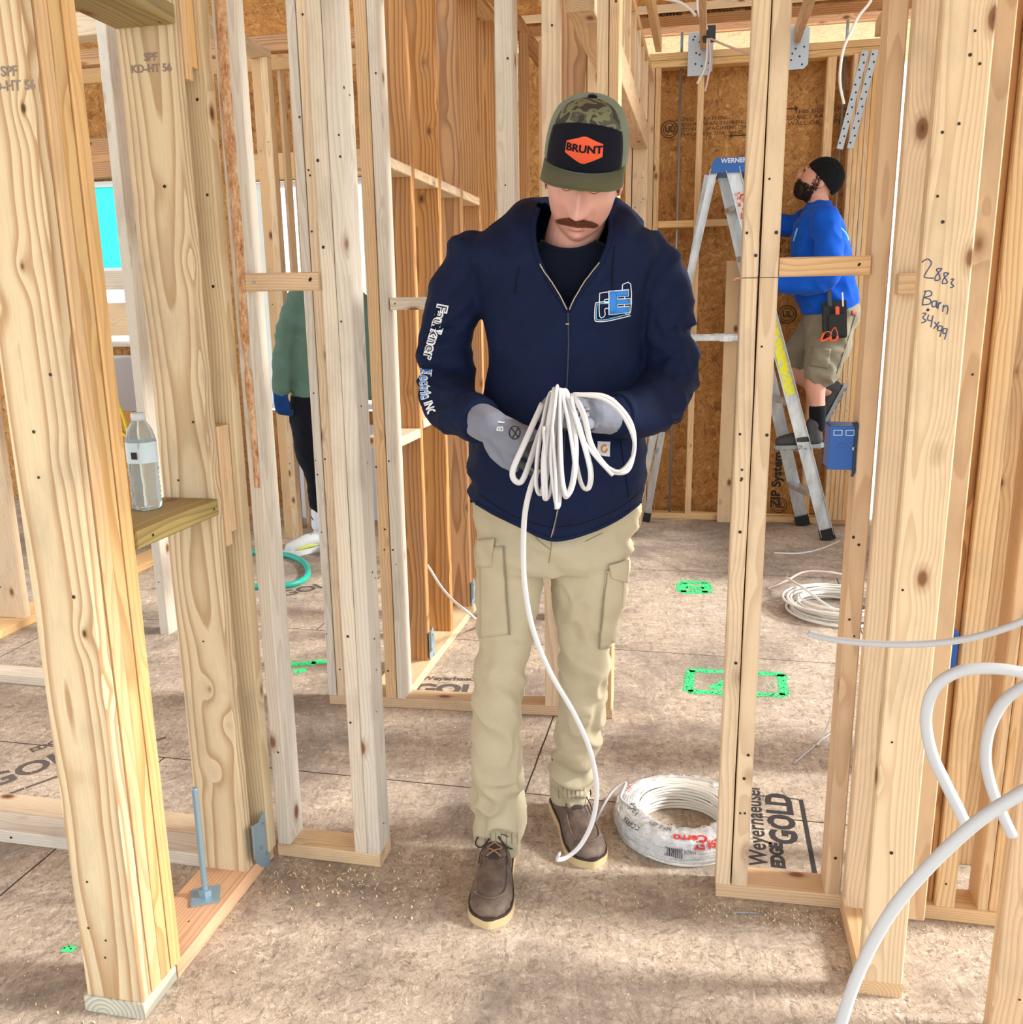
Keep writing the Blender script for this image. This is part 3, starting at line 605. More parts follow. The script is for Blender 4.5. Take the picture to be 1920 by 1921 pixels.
t = NT('window_glass'); gl = t.n('ShaderNodeBsdfTransparent', {'Color': (.93, .97, .97, 1)}); gs = t.n('ShaderNodeBsdfGlossy', {'Roughness': .02})
ms_ = t.n('ShaderNodeMixShader', {0: .06, 1: gl.outputs[0], 2: gs.outputs[0]}); t.t.links.new(ms_.outputs[0], t.t.nodes['Material Output'].inputs[0]); M_GLASS = t.m
window('window_1', -4.40, -3.65, 1.60, 2.34, M_TEAL, YL+.07, (1.72,))
window('window_2', -3.09, -2.26, .74, 2.29, M_GLASS, YL+.07)
# drywall sheet and bits below the window
B = MB(); B.box(-.45, .35, -.0065, .0065, 0, .66); o = B.build('drywall_sheet', M_WHITE); o.location = (-2.38, 5.78, .0); o.rotation_euler = (-.10, 0, 0); tag(o, 'bluish-white panel leaning under the window behind the worker\'s black trousers', 'panel')
# white appliance box with dark vent, on the floor behind the bottle
t = empty('white_unit', (-4.02, 5.5, 0), label='bluish-white metal unit with small dark screen in the gap above the water bottle', cat='equipment')
B = MB(); B.box(-.22, .22, -.2, .2, .60, 1.14, .01); B.build('housing', M_WHITE, t)
B = MB(); B.box(-.10, .12, -.204, -.2, .97, 1.08); B.build('screen', plain('dark_screen', S(40, 52, 70), .3), t)
B = MB(); B.box(-.26, .26, -.22, .22, 0, .6); B.build('base', W_RED_SHADE, t)
lumber('crate_board', 'dark red-brown board standing behind the yellow cords in the gap above the bottle', (-4.05, -3.55), (5.1, 5.14), (.0, .82), W_RED_SHADE, 'x', 'board', warp=0)
M_YEL = plain('yellow_cord', S(232, 206, 40), .5)
for i, (pts, lb) in enumerate(((((-4.30, 5.05, .99), (-4.1, 5.05, 1.03), (-3.9, 5.04, 1.0), (-3.6, 5.05, .86), (-3.5, 5.05, .01)), 'yellow cord arching in the gap between large left post and wide pale stud, upper one'), (((-4.3, 5.085, .80), (-3.95, 5.088, .78), (-3.75, 5.088, .72), (-3.56, 5.088, .60), (-3.4, 5.06, .01)), 'yellow cord drooping just above the water bottle'))):
    B = MB(); B.tube(spline(pts, 8), .010, 8); o = B.build('yellow_cord', M_YEL, None, True); tag(o, lb, 'cord')

# ------------------------------------------------------------------ markings printed and sprayed on the floor
def ftext(body, size, x, y, ang, mat, width=1.0, bold=0.0, z=.0006, lb=None):
    o = text(body, size, Matrix.Translation((x, y, z)) @ Matrix.Rotation(ang, 4, 'Z'), mat, None, 'floor_print', bold, width, .0001)
    return tag(o, lb, 'printed text')
ftext('Weyerhaeuser', .068, .186, 2.40, PI/2, M_INK, 1.02, .001, lb='black mill name printed on the floor panel right of the paired studs')
ftext('EDGE', .046, .236, 2.25, PI/2, M_INK, 1.0, .003, lb='black word EDGE printed on the floor between the paired studs and blue-box stud')
ftext('GOLD', .10, .262, 2.44, PI/2, M_INK, .95, .004, lb='large black word GOLD printed on the floor between the paired studs and blue-box stud')
B = MB(); B.box(.318, .330, 2.17, 2.55, .0003, .0008); B.box(.19, .318, 2.548, 2.553, .0003, .0008); o = B.build('floor_print', M_INK); tag(o, 'black bar printed on the floor beside the large word at right', 'printed mark')
ftext('GOLD', .13, -2.08, 2.32, 1.02, M_INKF, 1.0, .004, lb='faded large word GOLD printed on the floor left of the large post')
ftext('EDGE', .045, -2.16, 2.44, 1.02, M_INKF, 1.0, .002, lb='faded small word above the large one on the floor left of the large post')
B = MB(); B.box(-.30, .36, -.006, .006, .0003, .0008, 0, Matrix.Translation((-1.98, 2.26, 0)) @ Matrix.Rotation(1.02, 4, 'Z')); o = B.build('floor_print', M_INKF); tag(o, 'faded bar printed under the large word on the floor at left', 'printed mark')
ftext('GOLD', .12, -.90, 3.13, .12, M_INKF, 1.0, .006, lb='faded word GOLD printed on the floor behind the brown studs, left of the man\'s leg')
ftext('Weyerhaeuser', .05, -.93, 3.23, .12, M_INKF, .9, .002, lb='faded mill name above the word on the floor, left of the man\'s leg')
ftext('GOLD', .13, -2.0, 4.25, .9, M_INKF, 1.0, .004, lb='faded word printed on the floor by the teal hose')
ftext('2.3', .09, -2.03, 4.72, .3, M_INKF, 1.2, .004, lb='small black figures printed on the floor beyond the teal hose')
t = NT('green_spray'); t.b.inputs['Base Color'].default_value = S(70, 232, 140); t.b.inputs['Roughness'].default_value = .7
def spray(strokes, w_, lb, fade=1.0):
    B = MB(); rnd = random.Random(3)
    for a, b in strokes:
        a = Vector((*a, .0010)); b = Vector((*b, .0010)); d = (b-a); n = max(3, int(d.length/.02)); s = Vector((-d.y, d.x, 0)).normalized()
        vs = []
        for k in range(n+1):
            p = a + d*k/n; ww = w_*(.8+.4*rnd.random())/2
            vs += [p+s*ww, p-s*ww]
        B.add(vs, [(2*k, 2*k+1, 2*k+3, 2*k+2) for k in range(n)])
        for k in range(int(d.length*fade*900)):     # overspray speckle
            p = a + d*rnd.random() + s*rnd.gauss(0, w_*.55) + d.normalized()*rnd.gauss(0, .008)
            B.disc(p, (0, 0, 1), rnd.uniform(.001, .0032), 0, 5, .0)
    o = B.build('spray_mark', t.m); tag(o, lb, 'paint mark'); return o
spray([((-.085, 4.67), (.05, 4.69)), ((.045, 4.68), (.05, 4.51)), ((.055, 4.52), (-.08, 4.50)), ((-.078, 4.5), (-.075, 4.66)), ((-.05, 4.60), (.03, 4.57))], .05, 'bright green sprayed rectangle on the floor between the man\'s leg and the paired studs')
spray([((-.02, 3.48), (.35, 3.50)), ((-.015, 3.48), (-.02, 3.27)), ((-.02, 3.27), (.34, 3.30)), ((.34, 3.50), (.335, 3.30)), ((.07, 3.31), (.16, 3.45))], .035, 'large green sprayed box outline on the floor, crossed by the paired studs')
spray([((-1.66, 3.25), (-1.55, 3.28)), ((-1.60, 3.18), (-1.56, 3.21)), ((-1.57, 3.29), (-1.50, 3.31))], .045, 'smudged green spray on the floor left of the front doorway pair', .6)
spray([((-1.42, 1.56), (-1.39, 1.565))], .02, 'tiny green paint fleck on the floor left of the large post base', .3)

# shavings and sawdust bits: nobody could count them
B = MB(); rs = random.Random(11)
def bit(x, y, s):
    a = rs.random()*6.28; d = Vector((math.cos(a), math.sin(a), 0)); n = Vector((-d.y, d.x, 0)); L = s*rs.uniform(.6, 2.2); w_ = s*rs.uniform(.3, .7)
    vs = []; cv = rs.uniform(.2, 1.0)
    for k in range(4):
        u = k/3; p = Vector((x, y, .0008)) + d*(L*(u-.5)) + Vector((0, 0, s*cv*math.sin(PI*u)))
        vs += [p+n*w_/2, p-n*w_/2]
    B.add(vs, [(2*k, 2*k+1, 2*k+3, 2*k+2) for k in range(3)])
for cx, cy, sx, sy, n_, s in ((-.98, 1.93, .14, .05, 130, .006), (-.72, 1.95, .10, .10, 60, .005), (-1.0, 1.80, .16, .14, 70, .005), (.22, 2.0, .16, .025, 150, .004), (.6, 2.0, .12, .04, 110, .004), (.42, 1.73, .07, .03, 60, .004), (-.95, 1.38, .14, .06, 90, .004), (-1.2, 1.35, .1, .06, 50, .005), (-.5, 1.6, .6, .35, 260, .0032), (.2, 1.6, .5, .3, 240, .0032), (-.7, 2.7, .5, .5, 260, .004), (-.8, 2.86, .3, .03, 90, .004), (-2.0, 2.2, .5, .6, 160, .004), (.1, 2.8, .4, .5, 120, .003)):
    for k in range(n_):
        x, y = rs.gauss(cx, sx), rs.gauss(cy, sy)
        if XA0-.02 < x < XA1+.02 and y > 1.38: continue
        if -1.1 < x < -.79 and 1.985 < y < 2.09 or .06 < x < .37 and 2.03 < y < 2.14 or .36 < x < .46 and y > 1.76 or x > .46 and 2.04 < y < 2.14 or 2.84 < y < 3.14 and x < -.25 or x < -1.2 and 1.88 < y < 2.12 or -1.24 < x < -1.02 and y > 2.9 or -.60 < x < -.34 and 1.78 < y < 2.2 or -.42 < x < -.12 and 2.05 < y < 2.45 or (x+.02)**2+(y-2.33)**2 < .042: continue
        bit(x, y, s)
o = B.build('wood_shavings', plain('shavings', S(240, 218, 176), .8)); tag(o, 'pale shavings and sawdust bits scattered over the floor', 'shavings', kind='stuff')

# nail on the floor
t = empty('loose_nail', (.145, 1.988, .004), .12, label='bright loose nail lying on the floor before the right cross wall', cat='nail')
B = MB(); B.tube([(-.042, 0, 0), (.040, 0, 0)], .0019, 8); B.build('shank', M_STEEL, t, True)
B = MB(); B.tube([(-.043, 0, 0), (-.0415, 0, 0)], .004, 10); B.build('head', M_STEEL, t)

# prints on the far sheathing
def wtext(body, size, px, py, Y, mat=M_INKB, width=1.0, bold=0.0, lb='', rot=0):
    p = at(px, py, Y); c, s = math.cos(rot), math.sin(rot)
    o = text(body, size, frame(p, (c, 0, s), (-s, 0, c)), mat, None, 'sheathing_print', bold, width, .0004); return tag(o, lb, 'printed text')
YW = YF+.144
wtext('RATED SHEATHING\nEXPOSURE SPAN 24/16\nSIZED FOR SPACING\nTHICKNESS 7/16\nPS 2-10', .030, 1318, 242, YW, width=1.3, lb='block of brown small print on the far sheathing left of the paired studs')
wtext('STRENGTH AXIS\nTHIS DIRECTION\nPANEL GRADE', .030, 1400, 238, YW, width=1.1, lb='brown print beside the small print block on the far sheathing')
wtext('THIS SIDE DOWN\nEXPOSURE 1 RATED FOR ROOF\nWALL OR SUBFLOOR', .034, 1545, 218, YW, width=1.3, lb='brown print on the far sheathing above the worker\'s cap')
def arrow(px, py, L, lb):
    p = at(px, py, YW); B = MB(); B.prism([(-L, .004), (L*.6, .004), (L*.6, .018), (L, 0), (L*.6, -.018), (L*.6, -.004), (-L, -.004)], 0, .0006, frame(p, (1, 0, 0), (0, 0, 1)))
    o = B.build('printed_arrow', M_INKB); tag(o, lb, 'printed mark')
arrow(1480, 204, .06, 'brown arrow on the far sheathing right of the paired studs'); arrow(1385, 254, -.06, 'brown arrow on the far sheathing left of the paired studs')
def stamp(px, py, r, lb, txt='UL'):
    p = at(px, py, YW); Mx = frame(p, (1, 0, 0), (0, 0, 1)); B = MB()
    for r0 in (r, r*.72):
        n = 28; vs = []
        for k in range(n):
            a = 2*PI*k/n
            for rr in (r0, r0*.88): vs.append(Mx @ Vector((rr*math.cos(a), rr*math.sin(a), .0006)))
        B.add(vs, [(2*k, 2*k+1, (2*k+3) % (2*n), (2*k+2) % (2*n)) for k in range(n)])
    o = B.build('round_stamp', M_INKB); tag(o, lb, 'printed mark')
    text(txt, r*.9, Matrix.Translation((0, -.001, 0)) @ Mx, M_INKB, o, 'stamp_letters', .002, .9)
stamp(1256, 243, .055, 'round brown stamp on the far sheathing at the left'); stamp(1477, 590, .06, 'round brown stamp on the sheathing left of the worker\'s shorts')
stamp(1462, 948, .055, 'round stamp at the foot of the far wall beside the ladder leg')
wtext('ZIP System', .085, 1458, 900, YW, M_INK, 1.0, .003, 'black brand word printed sideways low on the sheathing by the ladder', PI/2)
wtext('AP 1\nN 16\nO.C.', .05, 1470, 470, YW, width=.9, lb='brown print block left of the worker\'s shirt front')
for body, sz, px, py, lb in (('Pacific', .07, 1246, 25, 'black brand word on the roof sheathing at the top'), ('INSTALL THIS SIDE\nEXPOSURE RATED\nFOR SHEATHING\nSPAN RATED', .034, 1352, 12, 'small brown print on the roof sheathing at the top, left block'), ('PRECAUTION\nSTAPLE ONLY\nKEEP DRY', .03, 1418, 10, 'small brown print on the roof sheathing at the top, right block')):
    p = at(px, py, 6.45); zz = 3.2
    # bring the print onto the slope
    d = p-Vector((0, 0, CAMZ)); sl = (4.78-3.20)/(6.75-2.2)
    tt = (3.20+sl*6.75-CAMZ)/(d.z+sl*d.y); q = Vector((0, 0, CAMZ)) + d*tt
    o = text(body, sz, frame(q+Vector((0, -.004, -.006)), (1, 0, 0), (0, -1, sl)), M_INK if body == 'Pacific' else M_INKB, None, 'sheathing_print', .001, 1.3 if body == 'Pacific' else .95); tag(o, lb, 'printed text')
# lumber stamps
def lstamp(parent, px, py, Y, s, lb):
    p = at(px, py, Y); q = text('SPF\nKD-HT 56', s, frame(p, (1, 0, -.02), (0, 0, 1)), M_INKL, parent, 'lumber_stamp', .0004, 1.0)
    q.matrix_parent_inverse = Matrix.LocRotScale(parent.location, parent.rotation_euler, None).inverted()
lstamp(bpy.data.objects['king_stud'], 283, 118, 1.8612, .022, '')
lstamp(bpy.data.objects['post_stud'], 18, 148, 1.4082, .022, '')

# ------------------------------------------------------------------ loose things
M_CABLE = plain('white_cable', S(226, 222, 214), .42)
M_CABLEG = plain('grey_cable', S(188, 188, 190), .45)
def G(px, py, z=0.0):
    d = _F + _R*((px-960)/FPX) - _U*((py-960.5)/FPX); t = (z-CAMZ)/d.z
    return Vector((0, 0, CAMZ)) + d*t
def cable(name, pts, r, lb, mat=M_CABLE, n=8, seg=10, flat=1.0, cat='cable', up=None):
    B = MB(); B.tube(spline(pts, n), r, seg, flat, up); o = B.build(name, mat, None, True); return tag(o, lb, cat)

# stepladder
t = empty('stepladder', (.25, 5.85, 0), label='aluminium stepladder with blue top cap that the worker in blue stands on', cat='ladder')
TI = Vector((.25, 5.85, 0))
M_ALU = NT('aluminium'); z_ = M_ALU
cl = z_.ramp(z_.noise(z_.vmath('MULTIPLY', z_.coord(), (6, 6, 2)), 3, 4, .6).outputs['Fac'], [(.3, S(176, 182, 186)), (.7, S(226, 232, 236))])
z_.link(cl, 'Base Color'); z_.b.inputs['Metallic'].default_value = .75; z_.b.inputs['Roughness'].default_value = .42; M_ALU = z_.m
def bar(B, p0, p1, w_, th, wdir, mi=0):
    p0 = Vector(p0); p1 = Vector(p1); d = (p1-p0).normalized(); wd = Vector(wdir); wd = (wd-d*d.dot(wd)).normalized(); n = d.cross(wd)
    vs = [p+wd*(a*w_/2)+n*(b*th/2) for p in (p0, p1) for b in (-1, 1) for a in (-1, 1)]
    return B.add(vs, [(0, 2, 3, 1), (4, 5, 7, 6), (0, 1, 5, 4), (2, 6, 7, 3), (0, 4, 6, 2), (1, 3, 7, 5)], mi)
def channel(B, p0, p1, w_, dp, wdir, sgn):     # C-shaped rail: web plus two flanges plus ribs
    p0 = Vector(p0); p1 = Vector(p1); d = (p1-p0).normalized(); wd = Vector(wdir); wd = (wd-d*d.dot(wd)).normalized(); n = d.cross(wd)*sgn
    bar(B, p0, p1, w_, .003, wdir)
    for s in (-1, 1): bar(B, p0+wd*s*(w_/2-.0015)+n*dp/2, p1+wd*s*(w_/2-.0015)+n*dp/2, .003, dp, wdir)
    for s in (-.55, -.2, .2, .55): bar(B, p0+wd*s*w_/2-n*.0022, p1+wd*s*w_/2-n*.0022, .004, .0022, wdir)
rails = {'near': (Vector((.120, 5.70, 2.20)), Vector((.778, 5.70, .03))), 'far': (Vector((.075, 5.92, 2.20)), Vector((.665, 6.06, .03)))}
legs = {'near': (Vector((.015, 5.70, 2.20)), Vector((-.42, 5.68, .03))), 'far': (Vector((-.02, 5.92, 2.20)), Vector((-.35, 6.02, .03)))}
for k, (a, b) in rails.items():
    B = MB(); channel(B, a-TI, b-TI, .078, .028, (1, 0, .3), 1 if k == 'near' else -1)
    r_ = B.build('rail', M_ALU, t)
    B = MB(); d = (b-a).normalized(); bar(B, b-TI-d*.04, b-TI+d*.028, .088, .040, (1, 0, .3)); B.build('rubber_foot', plain('black_rubber', S(34, 34, 38), .8), t)
for k, (a, b) in legs.items():
    B = MB(); channel(B, a-TI, b-TI, .042, .022, (1, 0, -.2), 1 if k == 'near' else -1); B.build('leg', M_ALU, t)
    B = MB(); d = (b-a).normalized(); bar(B, b-TI-d*.03, b-TI+d*.028, .05, .034, (1, 0, -.2)); B.build('rubber_foot', plain('black_rubber', S(34, 34, 38), .8), t)
for i in range(7):
    z = .29+.285*i; f = (2.2-z)/(2.2-.03)
    a = rails['near'][0].lerp(rails['near'][1], f); b = rails['far'][0].lerp(rails['far'][1], f)
    B = MB(); bar(B, a-TI+Vector((0, .004, 0)), b-TI-Vector((0, .004, 0)), .078, .004, (1, 0, 0)); bar(B, a-TI+Vector((-.038, .004, -.014)), b-TI+Vector((-.038, -.004, -.014)), .028, .004, (0, 0, 1)); bar(B, a-TI+Vector((.038, .004, -.014)), b-TI+Vector((.038, -.004, -.014)), .028, .004, (0, 0, 1))
    B.build('step', M_ALU, t)
for i, z in enumerate((.5, 1.1, 1.6)):
    f = (2.2-z)/(2.2-.03); B = MB(); bar(B, legs['near'][0].lerp(legs['near'][1], f)-TI, legs['far'][0].lerp(legs['far'][1], f)-TI, .03, .006, (0, 0, 1)); B.build('cross_bar', M_ALU, t)
M_LADB = plain('ladder_cap_blue', S(30, 96, 176), .4)
B = MB(); B.prism([(-.075, -.01), (.185, -.01), (.175, .055), (.150, .072), (-.045, .072), (-.065, .05)], -.30, .005, Matrix.Translation((.07-TI.x, 5.68-TI.y, 2.19)) @ Matrix.Rotation(PI/2, 4, 'X')); cap = B.build('top_cap', M_LADB, t)
text('WERNER', .036, frame(Vector((.125, 5.674, 2.243))-TI, (1, 0, 0), (0, 0, 1)), M_WHITE, cap, 'cap_lettering', .001, 1.0)
for sgn, k in ((0, 'near'), (1, 'far')):
    z = 1.235; f = (2.2-z)/(2.2-.03); a = legs[k][0].lerp(legs[k][1], f)-TI; b = rails[k][0].lerp(rails[k][1], f)-TI
    B = MB(); dy = -.03 if k == 'near' else .03
    bar(B, a+Vector((0, dy, 0)), b+Vector((0, dy, 0)), .028, .004, (0, 0, 1)); m_ = (a+b)/2+Vector((0, dy*1.15, 0)); B.box(m_.x-.035, m_.x+.035, m_.y-.004, m_.y+.004, m_.z-.018, m_.z+.018); B.build('spreader', M_ALU, t)
# labels on the near rail: yellow caution strip and red warning strip
def rail_label(f0, f1, mat, nm, w_=.056):
    a, b = rails['near']; B = MB(); n = Vector((0, -1, 0))*.0055
    bar(B, a.lerp(b, f0)-TI+n, a.lerp(b, f1)-TI+n, w_, .0012, (1, 0, .3)); return B.build(nm, mat, t)
t2 = NT('yellow_label'); c2 = t2.ramp(t2.noise(t2.coord(), 38, 2, .6).outputs['Fac'], [(.45, S(238, 232, 40)), (.56, S(238, 232, 40)), (.60, S(190, 200, 190))]); t2.link(c2, 'Base Color')
l_ = rail_label(.34, .60, t2.m, 'yellow_label'); l_['label'] = 'worn yellow caution label'
t3 = NT('red_label'); c3 = t3.ramp(t3.noise(t3.coord(), 60, 3, .7).outputs['Fac'], [(.44, S(196, 70, 60)), (.5, S(226, 216, 210))]); t3.link(c3, 'Base Color')
l_ = rail_label(.06, .17, t3.m, 'red_label', .05); l_['label'] = 'torn red and white warning label'

# coil of cable in torn plastic wrap
cc = Vector((-.022, 2.325, 0)); t = empty('cable_coil', cc, label='thick coil of white cable in torn plastic wrap beside the man\'s boot', cat='cable coil'); t.scale = (.97, .94, .86)
B = MB(); ri = .118; dz = .0105; rr = .0054
def ring(B, r, z, ph=0, wob=.0015):
    n = 72; pts = []
    for k in range(n):
        a = 2*PI*k/n; q = r+wob*math.sin(3*a+ph*5)+.0008*math.sin(7*a+ph*3); pts.append(Vector((q*math.cos(a), q*math.sin(a), z+.0015*math.sin(2*a+ph))))
    sg = 8; vs = []
    for k in range(n):
        a = 2*PI*k/n; er = Vector((math.cos(a), math.sin(a), 0))
        for j in range(sg):
            b = 2*PI*j/sg; vs.append(pts[k]+er*(rr*.62*math.cos(b))+Vector((0, 0, rr*math.sin(b))))
    B.add(vs, [(k*sg+j, k*sg+(j+1) % sg, ((k+1) % n)*sg+(j+1) % sg, ((k+1) % n)*sg+j) for k in range(n) for j in range(sg)])
for k in range(8): ring(B, ri, .0065+dz*k, k)
for k in range(1, 9): ring(B, ri+.0075*k, .0865-.0012*abs(k-3), k*1.3)
for k in range(8): ring(B, ri+.066, .0065+dz*k, k*2.1)
B.build('windings', M_CABLE, t, True)
def prof(u):      # wrap section: from inside top over the outside to the floor
    P = [(.121, .060), (.119, .090), (.135, .0985), (.165, .097), (.188, .086), (.195, .055), (.193, .022), (.183, .004)]
    x = u*(len(P)-1); i = min(int(x), len(P)-2); f = x-i; return P[i][0]*(1-f)+P[i+1][0]*f, P[i][1]*(1-f)+P[i+1][1]*f
def wrap_pt(a, u, off=0.0):
    r, z = prof(u); nn_ = noise.noise(Vector((math.cos(a)*9, math.sin(a)*9, u*7)))*.006 + noise.noise(Vector((math.cos(a)*30, math.sin(a)*30, u*18)))*.0025
    r2, z2 = prof(min(1, u+.02)); r1, z1 = prof(max(0, u-.02)); d = Vector((r2-r1, z2-z1)); d.normalize(); nr, nzv = -d.y*-1, d.x*-1
    nr, nzv = (-d.y, d.x); 
    if nr*(r-.155)+nzv*(z-.045) < 0: nr, nzv = -nr, -nzv
    r += nr*(nn_+off); z = max(.0015+off, z+nzv*(nn_+off)); return Vector((r*math.cos(a), r*math.sin(a), z))
na, nu = 180, 26; vs = []; fs = []
for i in range(na):
    a = 2*PI*i/na
    for j in range(nu+1): vs.append(wrap_pt(a, j/nu))
for i in range(na):
    a = math.degrees(2*PI*i/na) % 360
    for j in range(nu):
        lim = 4+5*noise.noise(Vector((math.cos(math.radians(a))*6, math.sin(math.radians(a))*6, 1)))
        if 20 < a < 165: lim = 11+7*noise.noise(Vector((a*.09, 0, 0)))       # torn open at the back
        if 215 < a < 300: lim = 2
        if j < lim: continue
        i2 = (i+1) % na; fs.append((i*(nu+1)+j, i*(nu+1)+j+1, i2*(nu+1)+j+1, i2*(nu+1)+j))
t4 = NT('plastic_wrap'); t4.b.inputs['Base Color'].default_value = S(226, 230, 236); t4.b.inputs['Roughness'].default_value = .16; t4.b.inputs['Specular IOR Level'].default_value = .8
al = t4.ramp(t4.noise(t4.coord(), 40, 4, .7).outputs['Fac'], [(.35, .30), (.62, .72)]); t4.link(al, 'Alpha'); t4.bump(t4.noise(t4.coord(), 70, 4, .7, .6).outputs['Fac'], .7, .006)
wr = mesh('plastic_wrap', vs, fs, t4.m, t, True); wr['label'] = 'crumpled translucent plastic wrap'
M_RED = plain('red_print', S(206, 52, 52), .5)
def bend(body, size, a0, u0, mat, flip=False, bold=0, width=1.0, name='wrap_print'):
    o = text(body, size, Matrix.Identity(4), mat, wr, name, bold, width, 0.0)
    for v in o.data.vertices:
        x, y = v.co.x, v.co.y
        if flip: x, y = -x, -y
        v.co = wrap_pt(a0 + x/.19, max(0, min(1, u0 - y/.17)), .002)
    o.data.update()
D = math.radians
bend('Cerro', .030, D(279), .50, M_RED, True, .001, 1.3); bend('250 FT', .026, D(293), .60, M_RED, True, .001)
bend('14-2 W/G', .020, D(262), .24, M_INK, False); bend('NM-B 600V', .018, D(248), .36, M_INKF, True); bend('ROMEX', .022, D(205), .35, M_INK, False); bend('MADE IN USA', .012, D(272), .70, M_INKF, True); bend('COPPER', .020, D(222), .55, M_INK, True)
bend('RED', .024, D(120), .60, M_RED); bend('WIRE', .024, D(160), .45, M_RED); bend('250', .026, D(88), .62, M_RED)
B = MB(); rr_ = random.Random(4)
x = 0
while x < .045:
    w_ = rr_.choice((.0008, .0016, .0024)); q = [wrap_pt(D(258)+(x+dx)/.19, u, .002) for dx, u in ((0, .66), (w_, .66), (w_, .80), (0, .80))]; B.add(q, [(0, 1, 2, 3)]); x += w_+rr_.choice((.0010, .0018))
B.build('barcode', M_INK, wr)
# free end springing off the coil
B = MB(); B.tube(spline([wrap_pt(D(200), .35, .004), Vector((-.175, -.01, .10)), Vector((-.165, .04, .125)), Vector((-.20, .02, .105)), Vector((-.225, -.02, .07)), Vector((-.245, -.055, .03))], 8), .0046, 8); B.build('free_end', M_CABLEG, t, True)

# pile of loose cable in the far room
B = MB(); rs = random.Random(5); pts = []
for k in range(13):
    r = rs.uniform(.17, .23); ox, oy = rs.gauss(0, .012), rs.gauss(0, .012)
    for j in range(24):
        a = 2*PI*j/24; pts.append(Vector((ox+r*1.02*math.cos(a), oy+r*math.sin(a)*.98, .008+.0048*k+.003*math.sin(a*2+k))))
B.tube(spline(pts, 2), .0056, 7)
o = B.build('loose_cable_pile', M_CABLE, None, True); o.location = (.655, 4.33, 0); tag(o, 'loose pile of white cable loops on the far floor near the tan stud', 'cable coil')
cable('cable_end', [G(1440, 1105), G(1475, 1090, .03), G(1510, 1073, .06), G(1560, 1074, .06), G(1610, 1085, .03)], .006, 'reddish-white cable end arching over the far pile', plain('pinkish_cable', S(206, 184, 176), .5))
cable('cable_end', [G(1475, 1083, .05), G(1510, 1105, .08), G(1560, 1140, .06), G(1600, 1150, .02)], .006, 'white cable end crossing the far pile diagonally')
cable('floor_wire', [G(1452, 1037, .004), G(1500, 1038, .004), G(1540, 1030, .004), G(1575, 1016, .004)], .005, 'thin white wire lying on the floor in front of the ladder')
cable('wire_scrap', [G(1533, 1398, .005), G(1545, 1380, .03), G(1560, 1345, .09), G(1575, 1310, .14)], .004, 'thin wire rising from the floor beside the tan stud at right')
cable('grey_wire', [G(1490, 1432, .003), G(1530, 1398, .004), G(1560, 1375, .004), G(1600, 1352, .004)], .003, 'thin grey wire lying on the floor left of the tan stud', M_CABLEG)
# teal hose
cable('garden_hose', [G(300, 1099, .016), G(420, 1100, .016), G(535, 1098, .016), G(575, 1082, .016), G(573, 1058, .016), G(548, 1044, .016), G(520, 1040, .016), G(440, 1032, .016)], .017, 'teal hose curling over the floor near the green-shirted worker\'s shoe', plain('teal_hose', S(40, 176, 156), .4), cat='hose')
# cable drooping behind the brown studs
cable('thin_cable', [at(786, 1040, 3.62), at(806, 1066, 3.55), at(826, 1098, 3.45), at(850, 1126, 3.35), at(880, 1150, 3.27), G(905, 1172, .006)], .0055, 'thin white cable drooping from the brown studs to the floor left of the man')

# wires and black box on the truss chord
B = MB(); p = at(1330, 64, 5.86); B.box(p.x-.032, p.x+.040, p.y-.03, p.y+.03, p.z-.04, p.z+.04, .004); B.box(p.x-.012, p.x+.010, p.y-.034, p.y-.03, p.z-.03, p.z+.03, .001); o = B.build('junction_box', plain('black_plastic', S(44, 46, 46), .5)); tag(o, 'small black box fixed to the truss chord above the far wall', 'electrical box')
def wv(name, pp, Y, r, lb, mat=M_CABLE): return cable(name, [at(x, y, Y) for x, y in pp], r, lb, mat)
wv('hanging_wire', [(1316, -40), (1309, 0), (1312, 28), (1322, 40), (1327, 56)], 5.80, .007, 'white wire coming down into the top of the black box')
wv('hanging_wire', [(1328, 72), (1326, 110), (1320, 135), (1308, 157)], 5.80, .006, 'white wire hanging below the black box, curving left')
wv('hanging_wire', [(1331, 72), (1333, 110), (1330, 140), (1323, 172)], 5.79, .006, 'pinkish-white wire hanging below the black box, the longer one', plain('pinkish_cable2', S(214, 190, 182), .5))
wv('hanging_wire', [(1333, 72), (1350, 80), (1375, 90), (1407, 101)], 5.82, .006, 'pinkish wire leading right from the black box into the top plate', plain('pinkish_cable3', S(200, 170, 160), .5))
wv('ceiling_wire', [(1180, -20), (1245, -3), (1275, 4), (1296, 18), (1306, 30)], 5.85, .009, 'thick white wire entering along the roof from the left toward the black box')
wv('hanging_wire', [(1650, -30), (1632, 5), (1612, 30), (1597, 60), (1583, 92), (1577, 130), (1577, 160), (1584, 195)], 5.0, .007, 'long white wire hanging before the far wall above the worker\'s cap')

